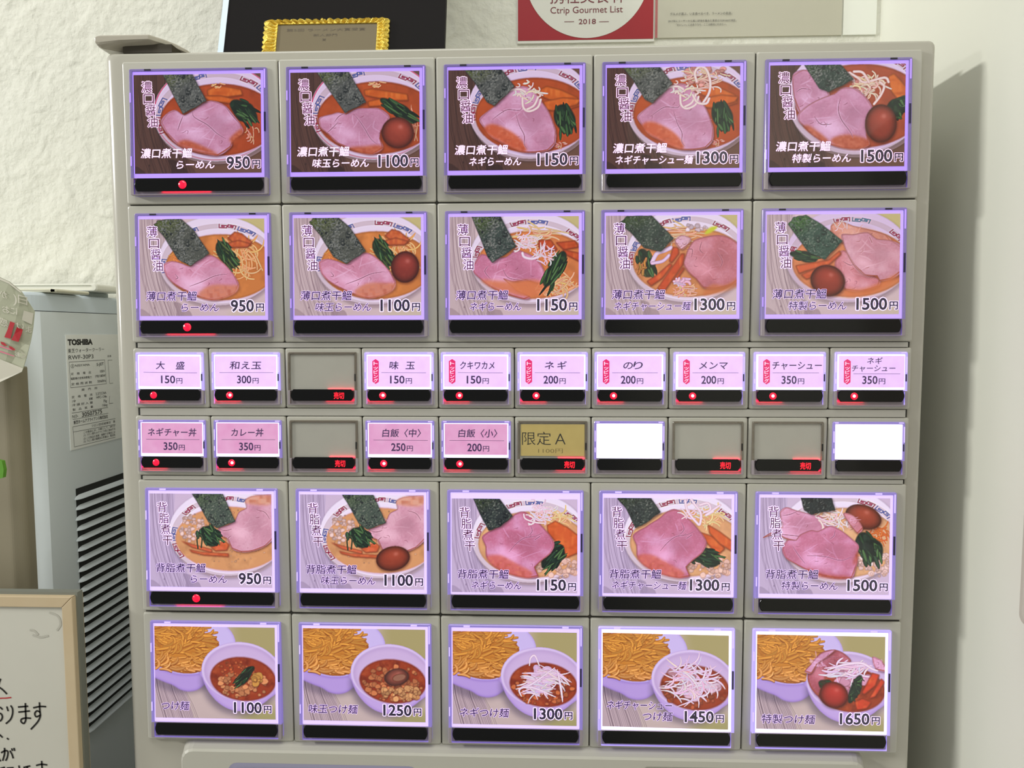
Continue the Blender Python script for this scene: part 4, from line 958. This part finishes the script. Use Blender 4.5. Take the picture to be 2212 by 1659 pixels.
b.build('note_slot_frame', mat('frame_grey', (150, 148, 138), .4), machine)

# ---------------------------------------------------------------- water cooler on the left
M_cool = mat('cooler_paint', (226, 234, 238), .4, mott=(5, .2, (220, 228, 232)))
M_lid = mat('cooler_lid', (214, 226, 236), .35)
M_refl = mat('cooler_brown_reflection', (142, 134, 112), .5, mott=(6, .4, (118, 110, 90)))  # brown reflection of the room put into the colour
cooler = empty('water_cooler', (-.25, .10, Z_FLOOR), 'pale blue-grey water cooler with side louvres, left of the ticket machine', 'water cooler')
XC = -.10
def cring(x0, x1, y0, y1, r, z, n=10):
    out = [(x1, y1, z), (x0, y1, z), (x0, y0, z)]
    for k in range(n+1):
        a = math.radians(-90+90*k/n); out.append((x1-r+r*math.cos(a), y0+r+r*math.sin(a), z))
    return out
b = MB(); b.loft([cring(-.42, XC, .034, .158, .022, z) for z in (Z_FLOOR+.002, .2428)], True, True); sb = b.build('side_body', M_cool, cooler)
for p in sb.data.polygons: p.use_smooth = len(p.vertices) == 4 and abs(p.normal.z) < .1 and p.area < .01
b = MB(); b.loft([cring(-.42+i, XC-i, .0335+i, .158-i, .022, z) for z, i in ((.2433, .0012), (.2433, 0), (.2545, 0), (.2560, .0008), (.2568, .0025))], True, True); b.build('lid', M_lid, cooler)
b = MB(); b.loft([cring(-.40, XC-.0032, .0300, .0450, .0085, z) for z in (-.80, .203)], True, True); b.build('front_reflection', M_refl, cooler, bevel=.001)  # added piece; its brown stands in for a reflection on the cooler's front
b = MB(); b.box(-.40, XC-.006, .113, .152, .2568, at(209, 629.5, Y=.112)[2]); b.build('rear_housing', mat('cooler_grey', (150, 162, 160), .4), cooler)
b = MB(); b.box(XC-.0005, XC+.0004, .0875, .154, -.098, .104); b.build('louvre_shadow_plate', mat('louvre_shadow', (34, 36, 34), .8), cooler)  # flat dark plate; its colour gives the shade in the louvre gaps
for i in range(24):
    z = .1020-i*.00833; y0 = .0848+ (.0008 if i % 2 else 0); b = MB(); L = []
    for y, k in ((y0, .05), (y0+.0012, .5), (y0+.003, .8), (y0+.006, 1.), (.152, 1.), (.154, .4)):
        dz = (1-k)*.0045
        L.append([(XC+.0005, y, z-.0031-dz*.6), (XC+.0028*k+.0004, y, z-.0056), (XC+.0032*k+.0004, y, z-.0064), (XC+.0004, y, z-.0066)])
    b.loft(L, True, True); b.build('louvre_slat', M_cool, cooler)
# rating plate
PX = XC+.0006
M_plate = mat('rating_plate', (245, 247, 244), .4)
pc = [at(140.7, 723, X=PX), at(238, 723, X=PX), at(248, 949, X=PX), at(155, 973, X=PX)]
ya = (pc[0][1]+pc[3][1])/2; za = pc[0][2]; zb = pc[3][2]; yb_ = .155
b = MB(); b.box(XC-.0002, PX, ya, yb_, zb, za); plate = b.build('rating_plate', M_plate, cooler)
S2 = lambda x, y: at(120+x/5.53, 700+y/5.53, X=PX)
b = MB()
def plate_text(s, p0, p1, h, bold=0.):
    a = S2(*p0); c_ = S2(*p1); t_ = S2(p0[0], p0[1]-h); hh = (t_[2]-a[2])
    V, Fs, W = glyphs(s, bold); L = c_[1]-a[1]; dz = c_[2]-a[2]
    b.add([(PX+.00012, a[1]+v[0]/W*L, a[2]+v[0]/W*dz*.3+v[1]*hh) for v in V], Fs)
for s, p0, p1, h, bo in (('TOSHIBA', (145, 250), (443, 242), 65, .055), ('東芝ウォータークーラー', (148, 345), (580, 318), 50, .0), ('RWF-30P3', (155, 425), (452, 408), 50, 0), ('日本', (622, 398), (665, 392), 28, 0),
        ('NISIYAMA', (232, 510), (408, 497), 26, 0), ('②', (182, 525), (222, 520), 42, 0), ('S-JET', (490, 500), (575, 478), 34, .01),
        ('定　格　電　圧', (182, 612), (425, 592), 30, 0), ('100V', (530, 580), (588, 574), 30, 0), ('電動機の定格消費電力', (182, 670), (430, 650), 30, 0), ('190/180W', (475, 640), (595, 628), 30, 0),
        ('定 格 周 波 数', (188, 735), (435, 710), 30, 0), ('50/60Hz', (500, 700), (600, 688), 30, 0), ('屋　内　用', (310, 800), (495, 782), 30, 0), ('定　格　電　流', (192, 890), (440, 860), 30, 0), ('2.37/2.24A', (480, 850), (605, 835), 30, 0),
        ('冷　　　媒', (195, 938), (445, 905), 30, 0), ('HFC-134a', (488, 892), (610, 878), 30, 0), ('冷 媒 封 入 量', (198, 985), (445, 955), 30, 0), ('75g', (570, 935), (612, 930), 30, 0), ('製　品　質　量', (203, 1040), (448, 1005), 30, .0), ('16kg', (560, 985), (618, 975), 30, 0),
        ('NO-', (200, 1125), (270, 1112), 36, 0), ('30507575', (315, 1110), (555, 1066), 52, .012), ('東芝ホームアプライアンス株式会社', (215, 1200), (625, 1130), 44, .014), ('フロン回収破壊法　第', (430, 1232), (712, 1185), 30, 0),
        ('この製品には、冷媒として、HFCが', (335, 1310), (712, 1235), 30, 0), ('(1) フロン類をみだりに大気に放出する', (335, 1345), (712, 1275), 30, 0), ('(2) この製品を廃棄・整備する場合には', (335, 1385), (712, 1315), 30, 0), ('(3) フロン類の種類及び数量は、製品銘', (335, 1420), (712, 1350), 30, 0)):
    plate_text(s, p0, p1, h, bo)
for q in ([(162, 455), (585, 428), (607, 712), (180, 762), (162, 455)], [(195, 1065), (625, 995)], [(205, 1140), (628, 1065)], [(712, 1129), (205, 1228), (225, 1468), (712, 1352)], [(212, 1290), (712, 1198)], [(675, 430), (625, 432), (645, 710), (685, 706)], [(645, 860), (640, 950), (685, 945)]):
    for u_, v_ in zip(q[:-1], q[1:]):
        a, c_ = S2(*u_), S2(*v_); b.ribbon([(PX+.00012, a[1], a[2]), (PX+.00012, c_[1], c_[2])], .00028, (1, 0, 0))
b.build('lettering', M_black, plate)

# trays on top of the cooler
M_tray = mat('white_tray', (232, 232, 220), .35); M_cream = mat('cream_tray', (214, 212, 190), .4)
def tray(name, x1, y0, zt, zb_, m, r, w=.26, d=.04):
    b = MB()
    b.loft([rr(x1-w, x1, zb_, zt, r, y0+d), rr(x1-w, x1, zb_, zt, r, y0+.001), rr(x1-w+.001, x1-.001, zb_+.0006, zt-.0006, r, y0), rr(x1-w+.004, x1-.004, zb_+.0012, zt-.0012, r*.8, y0), rr(x1-w+.004, x1-.004, zb_+.0012, zt-.0012, r*.8, y0+.0012)], True, True)
    return b.build(name, m)
a = at(209, 612.5, Y=.112); tag(tray('serving_tray', a[0], .112, a[2], at(209, 629, Y=.112)[2], M_tray, .0022), 'wide white tray at the back on top of the water cooler', 'tray')
a = at(121, 623.5, Y=.062); tag(tray('cup_tray', a[0], .062, a[2], .2570, M_cream, .0015), 'small cream tray in front on top of the water cooler', 'tray')

# ---------------------------------------------------------------- whiteboard at lower left
YB = -.010; tr_ = at(155, 1290, Y=YB); XB, ZB = tr_[0], tr_[2]; FW = .0072; XL = XB-.40; ZL = -.62
board = empty('whiteboard', (XB-.2, .0, Z_FLOOR), 'cream-framed whiteboard with black handwriting, at the lower left', 'whiteboard')
M_fr = mat('cream_frame', (200, 182, 150), .45, mott=(30, .5, (192, 168, 132)))
def rail(a0, a1, a2, a3):   # four corners in x,z -> prism from YB to YB+.012
    b = MB(); b.loft([[(x, YB+.012, z) for x, z in (a0, a1, a2, a3)], [(x, YB+.0006, z) for x, z in (a0, a1, a2, a3)], [(x, YB, z) for x, z in (a0, a1, a2, a3)]], True, True)
    return b.build('frame_rail', M_fr, board, bevel=.0004)
g_ = .00012
rail((XL+g_, ZB), (XB-g_, ZB), (XB-FW-g_, ZB-FW), (XL+FW+g_, ZB-FW))
rail((XB, ZB-g_), (XB, ZL+g_), (XB-FW, ZL+FW+g_), (XB-FW, ZB-FW-g_))
rail((XL, ZB-g_), (XL+FW, ZB-FW-g_), (XL+FW, ZL+FW+g_), (XL, ZL+g_))
rail((XL+g_, ZL), (XL+FW+g_, ZL+FW), (XB-FW-g_, ZL+FW), (XB-g_, ZL))
b = MB(); b.box(XL-.001, XB+.0012, YB+.004, YB+.0095, ZL-.001, ZB+.0018); b.build('backing', mat('board_edge_grey', (120, 122, 112), .6), board)
b = MB(); b.box(XL+FW-.001, XB-FW+.001, YB+.0018, YB+.0042, ZL+FW-.001, ZB-FW+.001)
pan = b.build('writing_surface', mat('whiteboard_surface', (206, 204, 192), .3, mott=(9, .35, (188, 186, 174)), coat=.2), board)
for x in (XL+.05, XB-.05):
    b = MB(); b.box(x-.012, x+.012, YB+.0095, YB+.024, Z_FLOOR, -.4); b.build('leg', M_fr, board)
b = MB(); YS = YB+.0016
def hand(pts, w=.0011, mi=0, sm=True):
    q = curve([(p[0]/6.405, 1400+p[1]/6.405) for p in pts], False, 5) if len(pts) > 2 and sm else [(p[0]/6.405, 1400+p[1]/6.405) for p in pts]
    b.ribbon([tuple(at(u, v, Y=YS)) for u, v in q], w, (0, -1, 0), mi)
for q in ([(-40, 560), (5, 430)], [(-5, 545), (40, 580), (90, 630)], [(5, 820), (30, 845)], [(-25, 915), (10, 905), (32, 950), (12, 1000), (-25, 1010)],
          [(95, 815), (110, 865)], [(150, 800), (172, 840), (172, 910), (145, 985), (85, 1042)],
          [(255, 815), (380, 805)], [(260, 885), (405, 870)], [(350, 768), (352, 880), (356, 985), (330, 1042), (292, 1020), (295, 985), (345, 968), (420, 970)],
          [(465, 825), (550, 808), (630, 810)], [(545, 757), (550, 870), (556, 940), (520, 1020), (430, 1120)], [(550, 885), (510, 868), (480, 905), (500, 950), (550, 930)],
          [(-10, 1195), (30, 1232)], [(100, 1250), (114, 1260)], [(-15, 1530), (5, 1560)],
          [(20, 1445), (70, 1420), (108, 1432), (100, 1510), (80, 1552)], [(62, 1388), (62, 1460), (38, 1552)], [(140, 1425), (165, 1470), (180, 1520)], [(163, 1395), (170, 1415)], [(194, 1388), (200, 1415)],
          [(505, 1622), (570, 1608), (645, 1615)], [(575, 1568), (580, 1640), (586, 1700)], [(330, 1650), (410, 1632)], [(375, 1640), (380, 1700)], [(262, 1632), (272, 1700)], [(-5, 1668), (60, 1650)], [(100, 1660), (180, 1655)]):
    hand(q)
hand([(-80, 712), (0, 695), (80, 692), (150, 684)], .0008, 1)
b.build('handwriting', [M_black, M_red], pan)
M_smear = mat('marker_smear', (184, 182, 170), .5)
for q in ([(690, -490), (800, -440), (835, -330), (790, -250)], [(420, -250), (470, -240), (520, -190)], [(460, -180), (560, -150), (660, -170)]):
    b = MB(); hand(q, .0013); b.build('smudge', M_smear, pan)

# ---------------------------------------------------------------- translucent notice sheet hanging at far left
YN = .012
M_sheet = mat('sheet_back', (172, 174, 150), .6); M_pale = mat('sheet_pale', (206, 202, 186), .6); M_redm = mat('sheet_red', (176, 24, 36), .5); M_pink = mat('sheet_pink', (224, 110, 140), .5)
E3 = lambda x, y, o=0.: tuple(at(x/4.883, 560+y/4.883, Y=YN-o))
pts = [(-420, 0), (0, 190), (100, 235), (225, 345), (330, 550), (318, 720), (300, 850), (262, 1040), (225, 1190), (0, 1300), (-420, 1420)]
def bend(p, o=0.):
    x, y, z = E3(p[0], p[1], o); return (x, y-.0+max(0, (p[0]-200))*2.5e-5, z)
b = MB(); b.loft([[ (lambda q: (q[0], q[1]+.0003, q[2]))(bend(p)) for p in pts], [bend(p) for p in pts]], True, True)
sheet = b.build('notice_sheet', [M_sheet]); tag(sheet, 'translucent notice seen from behind with red marks, hanging at the left edge', 'notice')
b = MB()
def npoly(q, mi): b.add([bend(p, .0003) for p in q], [tuple(range(len(q)))], mi)
npoly([(-420, 1180), (0, 1055), (235, 1150), (222, 1188), (0, 1296), (-420, 1416)], 0)
npoly([(-100, 120), (0, 195), (98, 238), (222, 346), (212, 352), (90, 256), (0, 218), (-100, 150)], 0)
npoly([(240, 540), (322, 570), (308, 690), (225, 640)], 0)
npoly([(108, 655), (157, 672), (135, 740), (112, 838), (45, 822), (80, 740)], 1)
npoly([(178, 715), (232, 742), (222, 790), (195, 872), (117, 852), (150, 790)], 1)
npoly([(3, 868), (40, 876), (76, 912), (50, 916), (14, 896)], 1); npoly([(88, 916), (120, 920), (162, 950), (150, 964), (112, 948)], 1)
npoly([(-60, 900), (0, 912), (130, 952), (128, 962), (0, 924), (-60, 912)], 2); npoly([(-60, 950), (0, 965), (150, 1018), (150, 1026), (0, 978), (-60, 962)], 2)
def rev(s, x0, x1, y1, h, sl=.35):    # letters read mirrored from this side
    V, Fs, W = glyphs(s, .004)
    b.add([bend((x1-v[0]/W*(x1-x0), y1-v[1]*h+(x1-v[0]/W*(x1-x0)-x0)*sl), .0003) for v in V], Fs, 0)
rev('日', 190, 270, 460, 95); rev('(', 140, 178, 455, 90); rev('か', 0, 72, 400, 85); rev('にお', 20, 180, 560, 80, .2); rev('感', -10, 80, 690, 80, .3); rev('け', 165, 240, 720, 60, .3); rev('ま', 255, 305, 770, 70, .2); rev('お', 155, 210, 1020, 60); rev('く', 215, 260, 1040, 70)
b.build('lettering', [M_pale, M_redm, M_pink], sheet)
# green leaf-coloured tag below it
b = MB(); q = [at(x, y, Y=YN) for x, y in ((-22, 990), (4, 996), (8, 1015), (6, 1032), (-22, 1040))]
b.loft([[(p[0], p[1]+.003, p[2]) for p in q], [tuple(p) for p in q]], True, True); tag(b.build('green_tag', mat('green_plastic', (92, 150, 40), .5)), 'bright green tag at the left edge below the hanging notice', 'tag')

# ---------------------------------------------------------------- award plaque leaning on the wall, on top of the machine
PB = (.1, .060, .4085); S_ = .30; NP = (0, 1, -S_)
A = lambda x, y: Vector(at(x, y, P=PB, N=NP))
nrm = Vector((0, -1, S_)).normalized()
xl = A(474, 97)[0]-.0005; xr_ = A(960, 92)[0]; up = Vector((0, S_, 1)).normalized()
def pp(x, t, n=0.): return tuple(Vector((x, PB[1], PB[2]))+up*t+nrm*n)
plaque = empty('award_plaque', (.08, .06, .4085), 'black award board with gold-framed nameplate, leaning behind the machine top', 'award plaque')
def slab(x0, x1, t0, t1, n0, n1, name, m, par, bv=None):
    b = MB(); b.loft([[pp(x, t, n) for x, t in ((x0, t0), (x1, t0), (x1, t1), (x0, t1))] for n in (n0, n1)], True, True); return b.build(name, m, par, bevel=bv)
slab(xl+.004, xr_, .004, .265, -.006, 0, 'board', mat('black_lacquer', (14, 10, 9), .6, spec=.15), plaque)
slab(xl, xl+.0042, .004, .265, -.006, .0006, 'silver_edge', mat('silver_edge', (190, 205, 215), .3, .6), plaque)
gl, gr = A(573, 60)[0], A(841, 60)[0]; gt = (A(700, 46)-Vector(PB)).dot(up); il, ir = A(602, 60)[0], A(816, 60)[0]; it = (A(700, 55)-Vector(PB)).dot(up); t0 = .010
M_gold = mat('gold_leaf', (236, 208, 96), .25, .7, bump=[(420, .7, .002)])
b = MB(); rnd = random.Random(4)
def edge(p0, p1, q0, q1, n, seg):   # scalloped carved strip from outer line p to inner line q
    L = []
    for k in range(seg+1):
        t = k/seg; sc = abs(math.sin(t*n*math.pi)); o = Vector(p0).lerp(Vector(p1), t); i = Vector(q0).lerp(Vector(q1), t); d = (o-i).normalized()*.0012*(sc-.5+rnd.uniform(-.2, .2))
        o = o+d; m = o.lerp(i, .35+rnd.uniform(-.1, .1)); m2 = o.lerp(i, .7)
        L.append([pp(o[0], o[1], .0002), pp(o[0], o[1], .0016), pp(m[0], m[1], .0030+.0012*sc), pp(m2[0], m2[1], .0018+.001*math.sin(t*n*7)), pp(i[0], i[1], .0022), pp(i[0], i[1], .0002)])
    b.loft(L, True, True)
edge((gl, gt), (gr, gt), (il, it), (ir, it), 16, 96); edge((gl, t0), (gl, gt), (il, t0+.006), (il, it), 9, 54); edge((gr, gt), (gr, t0), (ir, it), (ir, t0+.006), 9, 54); edge((gl, t0), (gr, t0), (il, t0+.006), (ir, t0+.006), 16, 96)
b.build('gold_frame', M_gold, plaque)
name_ = slab(il-.001, ir+.001, t0+.004, it+.001, .0002, .0012, 'nameplate', mat('brass_plate', (122, 112, 90), .6, spec=.2), plaque)
b = MB(); TP = lambda x, v, n: pp(x, v, .0014)
V, Fs, W = glyphs('第5回 業界最高権威大醤受賞', 0)
for s, xa, xb, py, hh in (('第5回 ラーメン大賞受賞', 620, 790, 70, .0024), ('新人部門', 678, 729, 81, .0020), ('賞', 697, 705, 91, .0020)):
    V, Fs, W = glyphs(s, 0); x0_ = A(xa, py)[0]; x1_ = A(xb, py)[0]; tb = (A(700, py)-Vector(PB)).dot(up)
    b.add([pp(x0_+v[0]/W*(x1_-x0_), tb+v[1]*hh, .0013) for v in V], Fs)
b.build('lettering', mat('engraving', (98, 88, 74), .6), name_)

# ---------------------------------------------------------------- notices on the back wall
YP = Y_WALL-.0015
W_ = lambda x, y, n=0.: tuple(at(x, y, Y=YP-n))
x0_, x1_ = W_(1119, 60)[0], W_(1411, 60)[0]; zb_ = W_(1260, 86)[2]
M_paper = mat('white_paper', (226, 226, 216), .6); M_posred = mat('poster_red', (160, 22, 34), .4)
b = MB(); b.box(x0_-.0006, x1_+.001, YP, Y_WALL, zb_-.0022, .60); poster = b.build('red_poster', M_paper); tag(poster, 'red poster with a white disc on the back wall above the machine', 'poster')
b = MB(); b.box(x0_, x1_, YP-.0003, YP, zb_, .598); b.build('red_field', M_posred, poster)
cx_, r_ = (W_(1145, 0)[0]+W_(1392, 0)[0])/2, .0515
b = MB(); b.loft([[(cx_+r_*math.cos(t), y, zb_+.0012+r_+r_*math.sin(t)) for t in np.linspace(0, 2*math.pi, 96, endpoint=False)] for y in (YP-.0003, YP-.0006)], False, True)
b.build('white_disc', mat('disc_white', (222, 222, 212), .5), poster)
b = MB()
def wall_text(s, p0, p1, hpx, bold=0., mi=0):
    a = W_(*p0); c_ = W_(*p1); h = abs(W_(p0[0], p0[1]-hpx)[2]-a[2]); V, Fs, W = glyphs(s, bold)
    b.add([(a[0]+v[0]/W*(c_[0]-a[0]), YP-.0008, a[2]+(c_[2]-a[2])*v[0]/W*.25+v[1]*h) for v in V], Fs, mi)
wall_text('Ctrip Gourmet List', (1189, 30), (1345, 27), 14); wall_text('2018', (1250, 53), (1287, 52), 11, .006)
wall_text('携程美食林', (1188, 9), (1350, 7), 32, .0)
for xa, xb in ((1219, 1240), (1294, 1315)):
    a, c_ = W_(xa, 48), W_(xb, 47.5); b.box(a[0], c_[0], YP-.0008, YP-.0007, a[2]-.0002, a[2]+.0002)
b.build('lettering', mat('print_maroon', (120, 48, 56), .6), poster)

xs0, xs1 = W_(1413, 60)[0], W_(1818, 60)[0]; zs_ = W_(1600, 79)[2]
M_sleeve_paper = mat('ivory_paper', (196, 193, 174), .5)
b = MB(); b.box(xs0, xs1, YP, Y_WALL, zs_, .60); note = b.build('paper_notice', M_sleeve_paper); tag(note, 'ivory notice in a clear sleeve, right of the red poster', 'notice')
b = MB(); b.box(W_(1413, 60)[0]+.0008, W_(1419, 60)[0]+.0004, YP-.0002, YP, zs_, .60); b.build('red_margin', mat('margin_red', (176, 84, 84), .5), note)
b = MB()
wall_text('グルメが選ぶ、いま食べるべき、ラーメンの名店。', (1447, 34), (1581, 34), 6, .0); wall_text('2017年にユーザーから高い評価を集めた東京のTOP100が決定。', (1443, 49), (1590, 49), 5); wall_text('「おいしい」に出会うなら、ここは絶対に行きたい。', (1460, 57), (1569, 57), 5)
b.build('lettering', M_black, note)
b = MB(); b.box(xs0-.0005, xs1+.0006, YP-.0022, YP-.0018, zs_-.0006, .60); b.build('clear_sleeve', clear_mat('sleeve_film', rough=.12, bump=(22, .35, .004)), note)
b = MB(); b.box(xs1+.0012, X_SIDE-.004, YP, Y_WALL, zs_, .60); tag(b.build('blank_sheet', mat('bright_paper', (236, 238, 228), .35)), 'blank white sheet in the wall corner, right of the ivory notice', 'paper sheet')

# ---------------------------------------------------------------- white wall box at the right edge
a = at(2198, 1300, X=X_SIDE-.012); zt = .40
b = MB(); yb2, ya2 = a[1], -.16; z_b = at(2204, 1349, X=X_SIDE-.012)[2]
def yz(y0, y1, z0, z1, r, x): return [(x, p[0], p[2]) for p in rr(y0, y1, z0, z1, r, 0, 5)]
b.loft([yz(ya2, yb2, z_b, zt, .006, X_SIDE), yz(ya2, yb2, z_b, zt, .006, X_SIDE-.010), yz(ya2+.001, yb2-.001, z_b+.001, zt-.001, .005, X_SIDE-.0115), yz(ya2+.004, yb2-.004, z_b+.004, zt-.004, .003, X_SIDE-.012)], True, True)
tag(b.build('wall_box', mat('box_plastic', (196, 192, 178), .4)), 'rounded pale plastic box on the side wall at the right edge', 'wall box')
